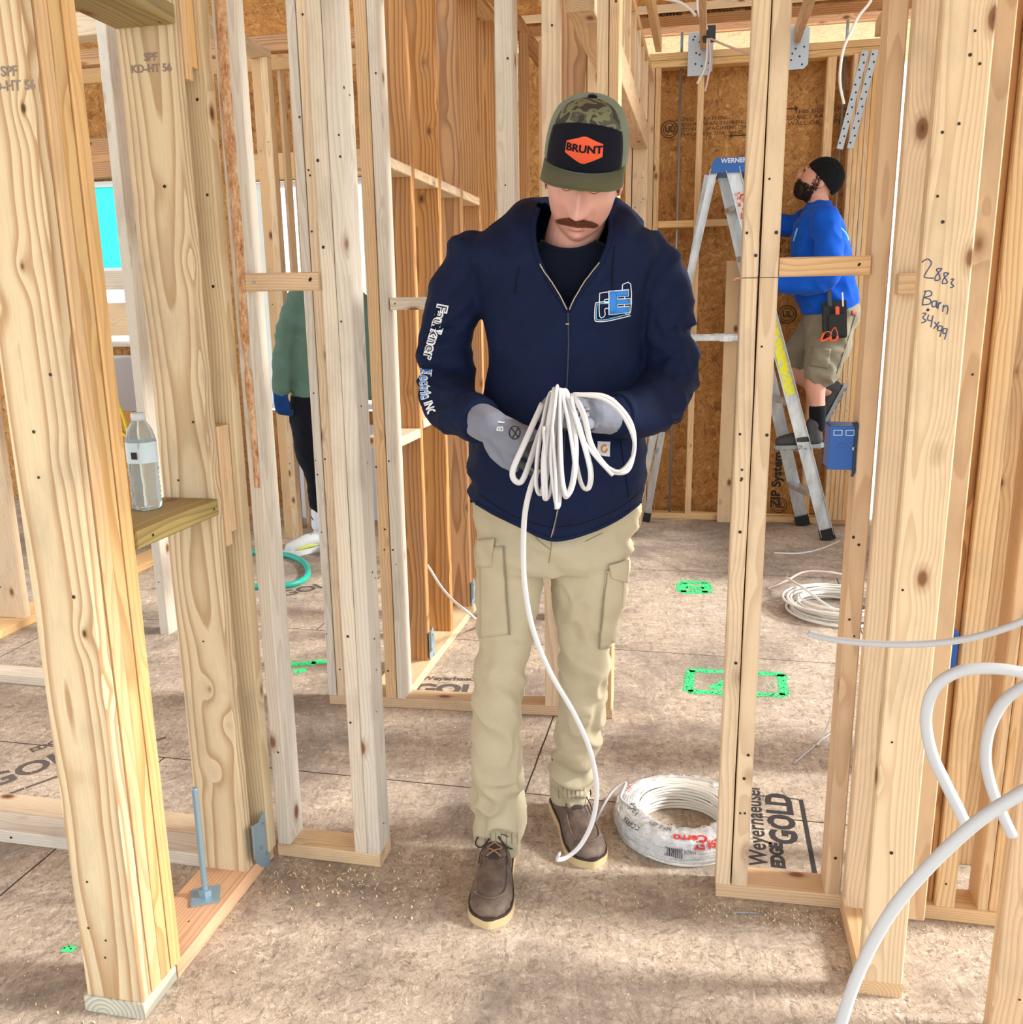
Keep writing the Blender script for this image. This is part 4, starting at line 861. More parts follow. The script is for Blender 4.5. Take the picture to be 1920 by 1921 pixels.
# cables close to the camera at the right
cable('near_cable', [at(1518, 1189, 1.42), at(1560, 1199, 1.40), at(1620, 1206, 1.38), at(1700, 1209, 1.36), at(1780, 1204, 1.34), at(1850, 1190, 1.32), at(1925, 1163, 1.30), at(2010, 1115, 1.29), at(2090, 1030, 1.28), at(2130, 900, 1.28), Vector((.70, 1.27, 2.2)), Vector((.70, 1.27, 2.93))], .0052, 'thin grey cable sweeping in from the right edge in front of the handwritten post', M_CABLEG, seg=12)
pl_ = [(2060, 1330), (1990, 1282), (1920, 1262), (1860, 1254), (1800, 1260), (1755, 1290), (1738, 1345), (1748, 1410), (1775, 1470), (1800, 1520), (1816, 1556)]
cable('looped_cable', [Vector((.62, .72, 2.93)), Vector((.62, .72, 2.0)), Vector((.60, .72, 1.3))]+[at(x, y, .72) for x, y in pl_], .0046, 'grey cable loop hanging in at right, its end pointing down', M_CABLEG, seg=12)
pl_ = [(2010, 1230), (1960, 1262), (1925, 1285), (1885, 1315), (1858, 1365), (1850, 1420), (1860, 1475), (1880, 1525), (1900, 1568)]
cable('looped_cable', [Vector((.66, .80, 2.93)), Vector((.66, .80, 2.0)), Vector((.64, .80, 1.5))]+[at(x, y, .80) for x, y in pl_], .0048, 'grey cable loop nearest the right edge with black lettering and cut end', M_CABLEG, seg=12)
pl_ = [(2050, 1425), (1985, 1452), (1920, 1486), (1850, 1530), (1790, 1580), (1730, 1640), (1680, 1700), (1640, 1765), (1605, 1840), (1580, 1915), (1552, 2010), (1530, 2110)]
cable('near_cable', [Vector((.56, .60, 2.93)), Vector((.56, .60, 2.0)), Vector((.545, .60, 1.25))]+[at(x, y, .60) for x, y in pl_]+[Vector((.17, .60, .30)), Vector((.17, .66, .006))], .0044, 'thick blurred grey cable arcing across the lower right corner', M_CABLEG, seg=12)
# blue box sliver behind the handwritten post
p = at(1773, 1212, 2.04); B = MB(); B.box(.5465, .5585, 2.0, 2.035, p.z-.045, p.z+.045, .001); o = B.build('electrical_box', MBL); tag(o, 'edge of a blue electrical box right of the handwritten post behind the grey cable', 'electrical box')

# water bottle on the shelf
t = empty('water_bottle', (-1.199, 1.742, 1.0205), label='crinkled clear plastic water bottle on the treated shelf board at left', cat='bottle')
P = [(.0, .001), (.024, .0), (.030, .004), (.0315, .012)]
for k in range(9): P += [(.0318, .016+.0105*k), (.0300, .021+.0105*k)]
P += [(.0318, .112), (.0318, .148), (.031, .155), (.026, .175), (.0165, .192), (.0125, .197), (.0125, .206)]
def lathe(P, seg=28, crk=0.0):
    vs = []; 
    for i, (r, z) in enumerate(P):
        for k in range(seg):
            a = 2*PI*k/seg; q = r*(1+crk*noise.noise(Vector((math.cos(a)*3, math.sin(a)*3, z*60)))); vs.append((q*math.cos(a), q*math.sin(a), z))
    return vs, [(i*seg+k, i*seg+(k+1) % seg, (i+1)*seg+(k+1) % seg, (i+1)*seg+k) for i in range(len(P)-1) for k in range(seg)]
t5 = NT('clear_plastic'); t5.b.inputs['Base Color'].default_value = S(226, 240, 244); t5.b.inputs['Roughness'].default_value = .08; t5.b.inputs['Transmission Weight'].default_value = .75; t5.b.inputs['IOR'].default_value = 1.12; t5.b.inputs['Specular IOR Level'].default_value = 1.0
vs, fs = lathe(P, 28, .05); mesh('bottle_body', vs, fs, t5.m, t, True)
vs, fs = lathe([(.0135, .196), (.0150, .197), (.0150, .2105), (.013, .2125), (.0, .213)], 20); mesh('cap', vs, fs, plain('bottle_cap', S(214, 226, 232), .4), t, True)
vs, fs = lathe([(.0324, .105), (.0324, .150)], 28); lb_ = mesh('bottle_label', vs, fs, plain('pale_label', S(206, 226, 236), .35), t, True)
B = MB(); B.box(-.004, .010, -.0334, -.0328, .115, .130); o_ = B.build('label_mark', M_INK, lb_)

# ------------------------------------------------------------------ people
from mathutils.bvhtree import BVHTree
CAM = Vector((0, 0, CAMZ))
def ray(px, py): return _F + _R*((px-960)/FPX) - _U*((py-960.5)/FPX)
def projpx(p):
    v = p-CAM; w_ = v.dot(_F); return 960+FPX*v.dot(_R)/w_, 960.5-FPX*v.dot(_U)/w_
class Body:
    """a person's own frame: x to the picture's right, -y towards what they face"""
    def __init__(s, ox, oy, th): s.o = Vector((ox, oy, 0)); s.Ri = Matrix.Rotation(-th, 3, 'Z'); s.th = th; s.M = Matrix.Translation(s.o) @ Matrix.Rotation(th, 4, 'Z')
    def L(s, px, py, yl):
        c = s.Ri @ (CAM-s.o); d = s.Ri @ ray(px, py); return c + d*((yl-c.y)/d.y)
    def px(s, p): return projpx(s.M @ Vector(p))
    def row(s, xl, xr, py, yl, kd, e=2.3, dy=0.0, lean=0.0):
        a, b = s.L(xl, py, yl), s.L(xr, py, yl); c = (a+b)/2; hw = (b-a).length/2
        return (Vector((c.x, c.y+dy, c.z)), hw, kd if kd > .045 and kd < .5 and False else hw*kd, e)
def loft(B, secs, seg=32, mi=0):
    """closed body through horizontal sections (centre, half width, half depth, roundness)"""
    vs = []
    for c, a, b, e in secs:
        for k in range(seg):
            t_ = 2*PI*k/seg; cx, sx = math.cos(t_), math.sin(t_)
            vs.append(c + Vector((a*math.copysign(abs(cx)**(2/e), cx), b*math.copysign(abs(sx)**(2/e), sx), 0)))
    n = len(secs); fs = [(i*seg+k, i*seg+(k+1) % seg, (i+1)*seg+(k+1) % seg, (i+1)*seg+k) for i in range(n-1) for k in range(seg)]
    fs += [tuple(reversed(range(seg))), tuple((n-1)*seg+k for k in range(seg))]
    if secs[0][0].z > secs[-1][0].z: fs = [tuple(reversed(f)) for f in fs]
    return B.add(vs, fs, mi)
def ell(B, c, r, rot=None, n=20):
    vs = []; c = Vector(c)
    for i in range(n+1):
        ph = PI*i/n
        for k in range(n*2):
            a = PI*k/n; v = Vector((r[0]*math.sin(ph)*math.cos(a), r[1]*math.sin(ph)*math.sin(a), r[2]*math.cos(ph)))
            if rot is not None: v = rot @ v
            vs.append(c+v)
    m = n*2; return B.add(vs, [(i*m+k, (i+1)*m+k, (i+1)*m+(k+1) % m, i*m+(k+1) % m) for i in range(n) for k in range(m)])
def capsule(B, pts, r, seg=16, flat=1.0, up=None):
    """round-ended tube through points with a radius at each"""
    P = [Vector(p) for p in pts]; rs = list(r) if isinstance(r, (list, tuple)) else [r]*len(P)
    # smooth path and radii
    Q = spline(P, 5); m = len(Q); R2 = []
    for i in range(m):
        x = i/5; k = min(int(x), len(rs)-2) if len(rs) > 1 else 0; f = x-k; f = f*f*(3-2*f); R2.append(rs[k]*(1-f)+rs[k+1]*f)
    d0 = (Q[0]-Q[1]).normalized(); d1 = (Q[-1]-Q[-2]).normalized()
    head = [(Q[0]+d0*R2[0]*math.sin(a), R2[0]*math.cos(a)) for a in (1.45, 1.1, .7, .35)]
    tail = [(Q[-1]+d1*R2[-1]*math.sin(a), R2[-1]*math.cos(a)) for a in (.35, .7, 1.1, 1.45)]
    allp = [h[0] for h in head]+Q+[t_[0] for t_ in tail]; allr = [h[1] for h in head]+R2+[t_[1] for t_ in tail]
    return B.tube(allp, allr, seg, flat, up)
def fuse(name, B, voxel, mat, parent, smooth=6, disp=None, keep=True):
    """one continuous skin around overlapping solids"""
    me = bpy.data.meshes.new('t'); me.from_pydata([tuple(v) for v in B.v], [], B.f); me.update()
    o = bpy.data.objects.new('t', me); C.objects.link(o)
    bm = bmesh.new(); bm.from_mesh(me); bmesh.ops.recalc_face_normals(bm, faces=bm.faces); bm.to_mesh(me); bm.free()
    m = o.modifiers.new('r', 'REMESH'); m.mode = 'VOXEL'; m.voxel_size = voxel
    if smooth: m2 = o.modifiers.new('s', 'SMOOTH'); m2.iterations = smooth; m2.factor = .5
    dg = bpy.context.evaluated_depsgraph_get(); r = bpy.data.meshes.new_from_object(o.evaluated_get(dg))
    bpy.data.objects.remove(o)
    if disp:
        co = np.empty(len(r.vertices)*3, 'f'); r.vertices.foreach_get('co', co); co = co.reshape(-1, 3)
        no = np.empty(len(r.vertices)*3, 'f'); r.vertices.foreach_get('normal', no); no = no.reshape(-1, 3)
        for i in range(len(co)):
            p = Vector(co[i]); d = disp(p, Vector(no[i])); co[i] += no[i]*d
        r.vertices.foreach_set('co', co.ravel()); r.update()
    r.materials.clear()
    return link(name, r, mat, parent, True)
def tree(o, *more):
    vs, fs = [], []
    for q in (o,)+more:
        n = len(vs); vs += [q.matrix_world_local @ v.co if False else v.co.copy() for v in q.data.vertices]; fs += [[i+n for i in p.vertices] for p in q.data.polygons]
    return BVHTree.FromPolygons(vs, fs)
class Drape:
    """lays marks and pieces on a surface where the camera ray through the pixel meets it"""
    def __init__(s, body, o): s.b = body; s.t = tree(o); s.c = body.Ri @ (CAM-body.o)
    def hit(s, px, py, off=.001, fb=None):
        d = (s.b.Ri @ ray(px, py)).normalized(); h, n, i, dist = s.t.ray_cast(s.c, d)
        if h is None: return fb
        if n.dot(d) > 0: n = -n
        return h + n*off
    def line(s, pts, r, name, mat, parent, off=.001, n=6, seg=6, flat=1.0):
        P2 = spline([Vector((x, y, 0)) for x, y in pts], n); P3 = [s.hit(p.x, p.y, off) for p in P2]; P3 = [p for p in P3 if p is not None]
        if len(P3) < 2: return None
        B = MB(); B.tube(P3, r, seg, flat); return B.build(name, mat, parent, True)
    def text(s, body, size, mapf, name, mat, parent, off=.0012, bold=0, width=1.0):
        o = text(body, size, Matrix.Identity(4), mat, parent, name, bold, width, 0.0); bad = False
        bm = bmesh.new(); bm.from_mesh(o.data)
        bmesh.ops.triangulate(bm, faces=bm.faces); 
        for v in bm.verts:
            x, y = mapf(v.co.x, v.co.y); p = s.hit(x, y, off)
            if p is None: v.tag = True
            else: v.co = p
        bmesh.ops.delete(bm, geom=[v for v in bm.verts if v.tag], context='VERTS'); bm.to_mesh(o.data); bm.free(); return o
    def patch(s, quad, n, m, off, name, mat, parent, th=.0, puff=0.0):
        """grid piece over a picture quad (tl, tr, br, bl) with thickness th"""
        tl, tr, br, bl = [Vector((*q, 0)) for q in quad]; vs = {}; V = []; F_ = []
        for i in range(n+1):
            for j in range(m+1):
                u, v = j/m, i/n; p = (tl*(1-u)+tr*u)*(1-v)+(bl*(1-u)+br*u)*v
                h = s.hit(p.x, p.y, off+th+puff*math.sin(PI*u)*math.sin(PI*v))
                if h is not None: vs[i, j] = len(V); V.append(h)
        top = len(V)
        for i in range(n):
            for j in range(m):
                k = [(i, j), (i+1, j), (i+1, j+1), (i, j+1)]
                if all(q in vs for q in k): F_.append(tuple(vs[q] for q in k))
        o = mesh(name, V, F_, mat, parent, True)
        md = o.modifiers.new('solid', 'SOLIDIFY'); md.thickness = max(th, .0012); md.offset = -1; return o

# materials of cloth and skin
def cloth(name, col, col2=None, rough=.95, weave=700, bumpy=.15, sheen=.25):
    t = NT(name); c = col2 or tuple(x*.82 for x in col[:3])+(1,)
    f = t.noise(t.coord(), 14, 4, .6).outputs['Fac']; t.link(t.mix(f, c, col), 'Base Color'); t.b.inputs['Roughness'].default_value = rough
    t.b.inputs['Specular IOR Level'].default_value = .2; t.b.inputs['Sheen Weight'].default_value = sheen; t.b.inputs['Sheen Roughness'].default_value = .4
    t.bump(t.math('ADD', t.noise(t.coord(), weave, 2).outputs['Fac'], t.math('MULTIPLY', t.noise(t.coord(), 60, 4, .6).outputs['Fac'], 1.4)), bumpy, .003); return t.m
M_NAVY = cloth('navy_fleece', S(16, 32, 68), S(9, 18, 44), rough=.78, sheen=.0, bumpy=.35)
M_TEE = cloth('dark_tee', S(14, 20, 38), sheen=.08)
M_KHAKI = cloth('khaki_canvas', S(196, 184, 156), S(176, 164, 138), weave=900, sheen=.08)
M_KHAKI2 = cloth('khaki_seam', S(150, 138, 112), weave=900)
M_GLOVE = cloth('grey_knit_glove', S(140, 144, 158), S(120, 124, 138), weave=1100, bumpy=.3)
M_PALM = plain('dark_grip', S(62, 64, 70), .6)
t = NT('skin'); f = t.noise(t.coord(), 16, 3, .6).outputs['Fac']; t.link(t.mix(f, S(208, 146, 132), S(228, 174, 158)), 'Base Color')
t.b.inputs['Subsurface Weight'].default_value = .12; t.b.inputs['Subsurface Radius'].default_value = (.02, .008, .004); t.b.inputs['Roughness'].default_value = .5; t.bump(t.noise(t.coord(), 260, 3).outputs['Fac'], .12, .001); M_SKIN = t.m
M_HAIR = plain('brown_hair', S(96, 58, 34), .7); M_STACHE = plain('ginger_brown_moustache', S(112, 62, 38), .75)
M_LEATH = NT('brown_leather'); q_ = M_LEATH; f = q_.noise(q_.coord(), 22, 5, .65).outputs['Fac']; q_.link(q_.ramp(f, [(.3, S(74, 60, 54)), (.6, S(112, 94, 82)), (.85, S(138, 120, 104))]), 'Base Color'); q_.b.inputs['Roughness'].default_value = .6; q_.bump(q_.noise(q_.coord(), 180, 4).outputs['Fac'], .3, .001); M_LEATH = q_.m
M_SOLE = plain('cream_sole', S(206, 184, 140), .7); M_WELT = plain('dark_welt', S(58, 46, 40), .7); M_LACE = plain('lace', S(52, 40, 38), .8); M_LACE2 = plain('rawhide_lace', S(150, 116, 86), .8)
M_OLIVE = cloth('olive_brim', S(88, 90, 58), S(76, 78, 48), weave=900); M_MESH = cloth('sage_mesh', S(128, 140, 118), S(104, 116, 96), weave=500, bumpy=.5)
t = NT('camouflage'); nd = t.noise(t.coord(), 22, 2, .5, .8); t.link(t.ramp(nd.outputs['Fac'], [(.0, S(58, 56, 50)), (.40, S(58, 56, 50)), (.405, S(84, 84, 74)), (.50, S(84, 84, 74)), (.505, S(120, 124, 92)), (.60, S(120, 124, 92)), (.605, S(66, 60, 58))]), 'Base Color'); t.b.inputs['Roughness'].default_value = .9; M_CAMO = t.m
M_BLACKF = cloth('black_panel', S(20, 22, 34), weave=900, sheen=.05); M_ORANGE = plain('orange_badge', S(226, 84, 42), .7)
M_WPRINT = plain('white_print', S(236, 240, 246), .6); M_BPRINT = plain('blue_print', S(38, 128, 214), .6); M_LBPRINT = plain('light_blue_print', S(110, 190, 234), .6); M_BRASS = plain('brass', S(176, 146, 92), .35, .9)

MAN = Body(-.33, 2.09, math.radians(9))
man = empty('person'); man.matrix_world = MAN.M
tag(man, 'man in navy hooded sweatshirt, khaki cargo trousers and camouflage cap, gathering white cable', 'person')
L = MAN.L; row = MAN.row

# --- trousers
B = MB()
loft(B, [row(888, 1204, 900, .03, .66), row(890, 1202, 950, .03, .66), row(893, 1193, 1000, .02, .68), row(895, 1184, 1040, .02, .66), row(900, 1178, 1062, .02, .6)])
legL = [(893, 1040, 1010, .02, .95), (893, 1026, 1060, .015, 1.0), (893, 1016, 1120, .0, 1.05), (895, 1004, 1180, -.015, 1.1), (893, 994, 1240, -.03, 1.12), (888, 982, 1300, -.045, 1.15), (886, 977, 1360, -.045, 1.15), (886, 979, 1420, -.04, 1.15), (888, 981, 1480, -.03, 1.12), (889, 984, 1530, -.02, 1.08), (893, 985, 1560, -.01, 1.0), (901, 976, 1590, -.005, 1.05)]
legR = [(1030, 1190, 1010, .02, .95), (1034, 1182, 1060, .02, 1.0), (1036, 1176, 1120, .02, 1.02), (1046, 1160, 1180, .03, 1.05), (1050, 1148, 1240, .04, 1.1), (1052, 1138, 1290, .06, 1.12), (1048, 1136, 1340, .085, 1.1), (1040, 1128, 1390, .12, 1.1), (1036, 1118, 1430, .15, 1.08), (1028, 1108, 1465, .175, 1.02), (1038, 1102, 1502, .19, 1.0)]
for lg in (legL, legR): loft(B, [row(*r_, 2.2) for r_ in lg], 28)
def fold(p, n):
    a = noise.noise(Vector((p.x*7, p.y*7, p.z*4)))
    z = p.z; amp = .005 + .010*math.exp(-((z-.20)/.11)**2) + .0045*math.exp(-((z-.52)/.10)**2) + .004*math.exp(-((z-.92)/.07)**2)
    r = 1-abs(noise.noise(Vector((p.x*9+a*2, p.y*6, p.z*13+p.x*8)))*2.2)
    return amp*(r-.55)*1.5 + .002*noise.noise(p*40)
tr = fuse('trousers', B, .006, M_KHAKI, man, 5, fold); tr['label'] = 'khaki cargo trousers'
DT = Drape(MAN, tr)
# cargo pockets, flaps, seams
for quad, fl, sm in (([(903, 1030), (946, 1024), (955, 1190), (903, 1196)], [(898, 1012), (930, 1010), (926, 1062), (896, 1064)], [(946, 1026), (951, 1100), (956, 1190)]),
                     ([(1136, 1070), (1170, 1062), (1160, 1210), (1124, 1218)], [(1140, 1058), (1174, 1048), (1172, 1092), (1146, 1084)], [(1138, 1072), (1130, 1140), (1122, 1216)])):
    pk = DT.patch(quad, 16, 8, .0, 'cargo_pocket', M_KHAKI, tr, .005, .003); DT.patch(fl, 8, 8, .005, 'pocket_flap', M_KHAKI, tr, .004, .002)
    DT.line(sm, .0014, 'pocket_seam', M_KHAKI2, tr, .006)
for q in ([(1035, 1012), (1034, 1030), (1030, 1056)], [(1000, 1000), (1012, 1015), (1032, 1030)], [(1098, 1016), (1130, 1000)]): DT.line(q, .0013, 'seam', M_KHAKI2, tr, .0)
for xs, y0, y1 in (((905, 975), 1562, 1584), ((1044, 1100), 1476, 1498)):
    for k in range(7):
        x = xs[0]+(xs[1]-xs[0])*(k+.5)/7; DT.line([(x, y0), (x+1, y1)], .0016, 'cuff_gather', M_KHAKI2, tr, -.0006, 3)

# --- boots
def boot(ax, ay, yaw, nm):
    """ax, ay: heel on the floor in the man's frame; the boot points along -y turned by yaw"""
    t = bpy.data.objects.new(nm, None); C.objects.link(t); t.parent = man; t.location = (ax, ay, 0); t.rotation_euler = (0, 0, yaw)
    out = [(.0, .030), (.03, .038), (.08, .039), (.13, .040), (.18, .048), (.23, .053), (.27, .050), (.295, .038), (.310, .018)]   # along, half width
    def outline(gr):
        r = [(w_+gr, -x) for x, w_ in out]; l = [(-w_-gr, -x) for x, w_ in reversed(out)]; r[0] = (r[0][0], .004+gr); l[-1] = (l[-1][0], .004+gr)
        tip = [(0, -.316-gr)]; return r+tip+l
    def sm(poly):
        P3 = spline([Vector((x, y, 0)) for x, y in poly+[poly[0]]], 4)[:-1]; return [(p.x, p.y) for p in P3]
    B = MB(); B.prism(sm(outline(.004)), 0, .021); B.build('sole', M_SOLE, t, False)
    B = MB(); B.prism(sm(outline(.0025)), .0212, .027); B.build('welt', M_WELT, t)
    B = MB(); hs = [(.0, .10), (.03, .125), (.08, .130), (.13, .116), (.18, .086), (.23, .068), (.27, .060), (.295, .050), (.308, .034)]
    vs = []; sg = 20
    for (x, w_), (_, h) in zip(out, hs):
        for k in range(sg):
            a = PI*k/(sg-1); vs.append(Vector((w_*math.copysign(abs(math.cos(a))**.75, math.cos(a)), -x, .024+(h-.024+.0)*math.sin(a)**.8)))
    fs = [(i*sg+k, (i+1)*sg+k, (i+1)*sg+k+1, i*sg+k+1) for i in range(len(out)-1) for k in range(sg-1)]
    fs += [((i+1)*sg, i*sg, i*sg+sg-1, (i+1)*sg+sg-1) for i in range(len(out)-1)]; fs += [tuple(range(sg)), tuple(reversed(range((len(out)-1)*sg, len(out)*sg)))]
    B.add(vs, fs)
    loft(B, [(Vector((0, -.045, .05)), .040, .052, 2.2), (Vector((0, -.05, .10)), .040, .055, 2.2), (Vector((0, -.055, .15)), .043, .052, 2.1), (Vector((0, -.05, .19)), .044, .050, 2.1)], 24)
    up = fuse('upper', B, .004, M_LEATH, t, 5, lambda p, n: .0012*noise.noise(p*50)); up.parent = t
    # moccasin seam ridge round the toe, tongue, eyelets, laces
    bt = tree(up)
    def on(x, y, off=.001):
        h, n, i, d = bt.ray_cast(Vector((x, y, .4)), Vector((0, 0, -1))); return None if h is None else h+Vector((0, 0, off))
    P3 = [on(w_, -x, .0012) for x, w_ in [(.155, .031), (.19, .036), (.235, .038), (.262, .031), (.276, .016), (.280, 0)]]; P3 += [Vector((-p.x, p.y, p.z)) for p in reversed(P3[:-1])]
    B = MB(); B.tube(spline(P3, 5), .0030, 8); B.build('toe_seam', M_LEATH, t, True)
    B = MB()
    for k in range(13):
        u = (k-6)/6; a = u*1.15; p = on(.042*math.sin(a), -.247-.043*math.cos(a)+.010, .0012)
        if p: B.tube([p+Vector((-.0017, 0, 0)), p+Vector((.0017, 0, 0))], .0009, 5)
    B.build('stitching', plain('pale_thread', S(196, 182, 160), .8), t)
    B = MB(); vs = []
    for x, y in ((-.014, -.165), (.014, -.165), (.016, -.13), (.018, -.10), (-.018, -.10), (-.016, -.13)): pass
    tg = [on(x, y, .003) for y in (-.175, -.15, -.125, -.105) for x in (-.013, 0, .013)]; B.add(tg, [(i*3+j, i*3+j+1, (i+1)*3+j+1, (i+1)*3+j) for i in range(3) for j in range(2)]); B.build('tongue', M_WELT, t, True)
    eye = []
    for k in range(4):
        for s in (-1, 1):
            y = -.165+.020*k; p = on(s*.020, y, .002)
            if p: eye.append((k, s, p)); B = MB(); B.tube([p-Vector((0, 0, .001)), p+Vector((0, 0, .0012))], .0032, 8); B.build('eyelet', M_WELT, t)
    E_ = {(k, s): p for k, s, p in eye}
    B = MB()
    for k in range(3):
        for s in (-1, 1):
            a, b = E_.get((k, s)), E_.get((k+1, -s))
            if a and b: m_ = (a+b)/2+Vector((0, -.002, .007)); B.tube(spline([a, m_, b], 4), .0022, 6)
    B.build('laces', M_LACE2, t, True)
    tp = Vector((0, -.122, .136))
    B = MB()
    for s in (-1, 1):
        B.tube(spline([tp, tp+Vector((s*.018, -.016, .004)), tp+Vector((s*.045, -.008, -.014)), tp+Vector((s*.052, .006, -.044)), tp+Vector((s*.036, -.010, -.040)), tp+Vector((s*.012, -.016, -.010)), tp], 6), .0019, 6)
        B.tube(spline([tp, tp+Vector((s*.014, -.022, -.006)), tp+Vector((s*.032, -.042, -.030)), tp+Vector((s*.036, -.066, -.048))], 6), .0017, 6)
    B.build('lace_bow', M_LACE, t, True)
    return t
def loc(px, py, z=0.0): return MAN.Ri @ (G(px, py, z)-MAN.o)
tA = loc(934, 1742); boot(tA.x-.012, tA.y+.314, math.radians(-2), 'left_boot' if False else 'work_boot')
tB = loc(1116, 1627); boot(tB.x-.085, tB.y+.300, math.radians(15), 'work_boot')

# --- sweatshirt
B = MB()
loft(B, [row(900, 1190, 1035, .0, .80, 2.4, 0), row(895, 1196, 990, .0, .80, 2.4), row(888, 1202, 950, .0, .80, 2.4), row(880, 1210, 905, .0, .80, 2.4), row(880, 1211, 850, .0, .78, 2.4), row(888, 1208, 790, .0, .74, 2.4), row(904, 1206, 745, -.003, .72, 2.4), row(921, 1204, 685, -.005, .70, 2.4), row(914, 1206, 630, -.01, .66, 2.4), row(904, 1210, 590, -.01, .64, 2.4), row(896, 1216, 550, -.015, .62, 2.4), row(872, 1238, 490, -.02, .56, 2.3), row(872, 1238, 462, -.02, .50, 2.2), row(888, 1222, 440, -.02, .48, 2.1), row(918, 1196, 420, -.02, .52, 2.0), row(952, 1172, 402, -.02, .60, 2.0), row(990, 1150, 388, -.02, .7, 2.0)], 48)
shL, elL, wrL = L(880, 478, .0), L(839, 700, .01), L(905, 792, -.19)
shR, elR, wrR = L(1222, 480, .0), L(1254, 690, .0), L(1150, 776, -.22)
capsule(B, [shL+Vector((.012, 0, -.012)), L(858, 560, .0), L(838, 640, .01), elL, L(848, 752, -.06), L(874, 780, -.13), L(893, 788, -.17)], [.070, .066, .060, .063, .060, .055, .050], 24)
capsule(B, [shR+Vector((-.012, 0, -.012)), L(1238, 560, .0), L(1250, 630, .0), elR, L(1240, 742, -.08), L(1200, 772, -.16), L(1164, 777, -.20)], [.070, .070, .068, .067, .062, .055, .048], 24)
# hood bunched round the neck
capsule(B, [L(1026, 540, -.125), L(1006, 500, -.112), L(984, 450, -.085), L(980, 418, -.04), L(1005, 408, .04), L(1075, 400, .085), L(1140, 408, .05), L(1166, 426, -.03), L(1156, 455, -.085), L(1132, 500, -.118), L(1108, 542, -.128)], [.014, .022, .032, .038, .040, .042, .042, .042, .036, .024, .014], 20)
capsule(B, [L(1150, 395, .0), L(1182, 425, .02), L(1192, 450, .03)], [.03, .034, .03], 16)
def ffold(p, n):
    a = noise.noise(Vector((p.x*4, p.y*4, p.z*3)))
    r = 1-abs(noise.noise(Vector((p.x*5+a*2, p.y*5, p.z*8+p.x*3)))*2.0)
    d = .006*(r-.5)+.004*noise.noise(Vector((p.x*6, p.y*4, p.z*5+p.x*4)))
    # sleeves crease across the arm above and below the elbow
    side = max(0, abs(p.x)-.17)/.08
    q2 = 1-abs(noise.noise(Vector((p.x*11+a*2, p.y*9, p.z*15-p.x*9)))*2.1); d += .0075*(q2-.5)*min(1, side+.35)*(1 if p.z > 1.0 else .5)+.0012*noise.noise(p*34)
    if side > 0 and p.z < 1.40:
        q = 1-abs(noise.noise(Vector((p.x*4, p.y*8, p.z*17+p.x*6)))*2.2); d += min(1, side)*.018*(q-.5)
    if p.z < 1.02: d += .003*(1-abs(noise.noise(Vector((p.x*9, 2, p.z*16)))*2)-.5)
    return d
hd = fuse('hooded_sweatshirt', B, .006, M_NAVY, man, 6, ffold); hd['label'] = 'navy hooded zip sweatshirt with light blue and white prints'
DH0 = Drape(MAN, hd)
# open the neck: remove cloth inside the V and round the neck; cut the curved hem
bm = bmesh.new(); bm.from_mesh(hd.data)
poly = [(1066, 584), (1050, 560), (1032, 532), (1016, 500), (1006, 470), (1002, 440), (1008, 380), (1140, 380), (1144, 440), (1138, 470), (1122, 500), (1100, 532), (1082, 560)]
def inside(x, y, P_):
    c = False; j = len(P_)-1
    for i in range(len(P_)):
        if (P_[i][1] > y) != (P_[j][1] > y) and x < (P_[j][0]-P_[i][0])*(y-P_[i][1])/(P_[j][1]-P_[i][1])+P_[i][0]: c = not c
        j = i
    return c
HEM = [(860, 925), (893, 943), (925, 962), (975, 986), (1036, 1012), (1100, 1000), (1160, 973), (1199, 945), (1240, 920)]
def hem_y(x):
    for (x0, y0), (x1, y1) in zip(HEM, HEM[1:]):
        if x0 <= x <= x1: return y0+(y1-y0)*(x-x0)/(x1-x0)
    return 930
zside = L(893, 943, .0).z
kill = []
for f in bm.faces:
    c = f.calc_center_median(); x, y = MAN.px(c)
    if c.y < .02 and inside(x, y, poly): kill.append(f)
    elif c.y < .0 and y > hem_y(x) and c.z < 1.1: kill.append(f)
    elif c.y >= .0 and c.z < zside and abs(c.x) < .3: kill.append(f)
bmesh.ops.delete(bm, geom=kill, context='FACES'); bm.to_mesh(hd.data); bm.free()
md = hd.modifiers.new('cloth', 'SOLIDIFY'); md.thickness = .005; md.offset = -1
for p_ in hd.data.polygons: p_.use_smooth = True
# tee
B = MB()
loft(B, [row(930, 1175, 760, .01, .62), row(935, 1175, 620, -.005, .58), row(925, 1185, 540, -.01, .60), row(935, 1175, 500, -.02, .58), row(970, 1160, 474, -.03, .62), row(1000, 1138, 460, -.035, .85, 2.0), row(1012, 1124, 452, -.03, .95, 2.0)], 40)
tee = fuse('tee_shirt', B, .006, M_TEE, man, 5)
DTe = Drape(MAN, tee)
bm = bmesh.new(); bm.from_mesh(tee.data)
kill = []
for f in bm.faces:
    c = f.calc_center_median(); x, y = MAN.px(c)
    if ((x-1068)/70)**2+((y-418)/52)**2 < 1 or c.z > L(1068, 436, -.03).z: kill.append(f)
bmesh.ops.delete(bm, geom=kill, context='FACES'); bm.to_mesh(tee.data); bm.free()
md = tee.modifiers.new('cloth', 'SOLIDIFY'); md.thickness = .003
DTe.line([(1068+70*math.cos(a), 418+52*math.sin(a)) for a in [math.radians(8+164*k/16) for k in range(17)]], .0055, 'collar', M_TEE, tee, -.001, 3, 8)

DH = Drape(MAN, hd)
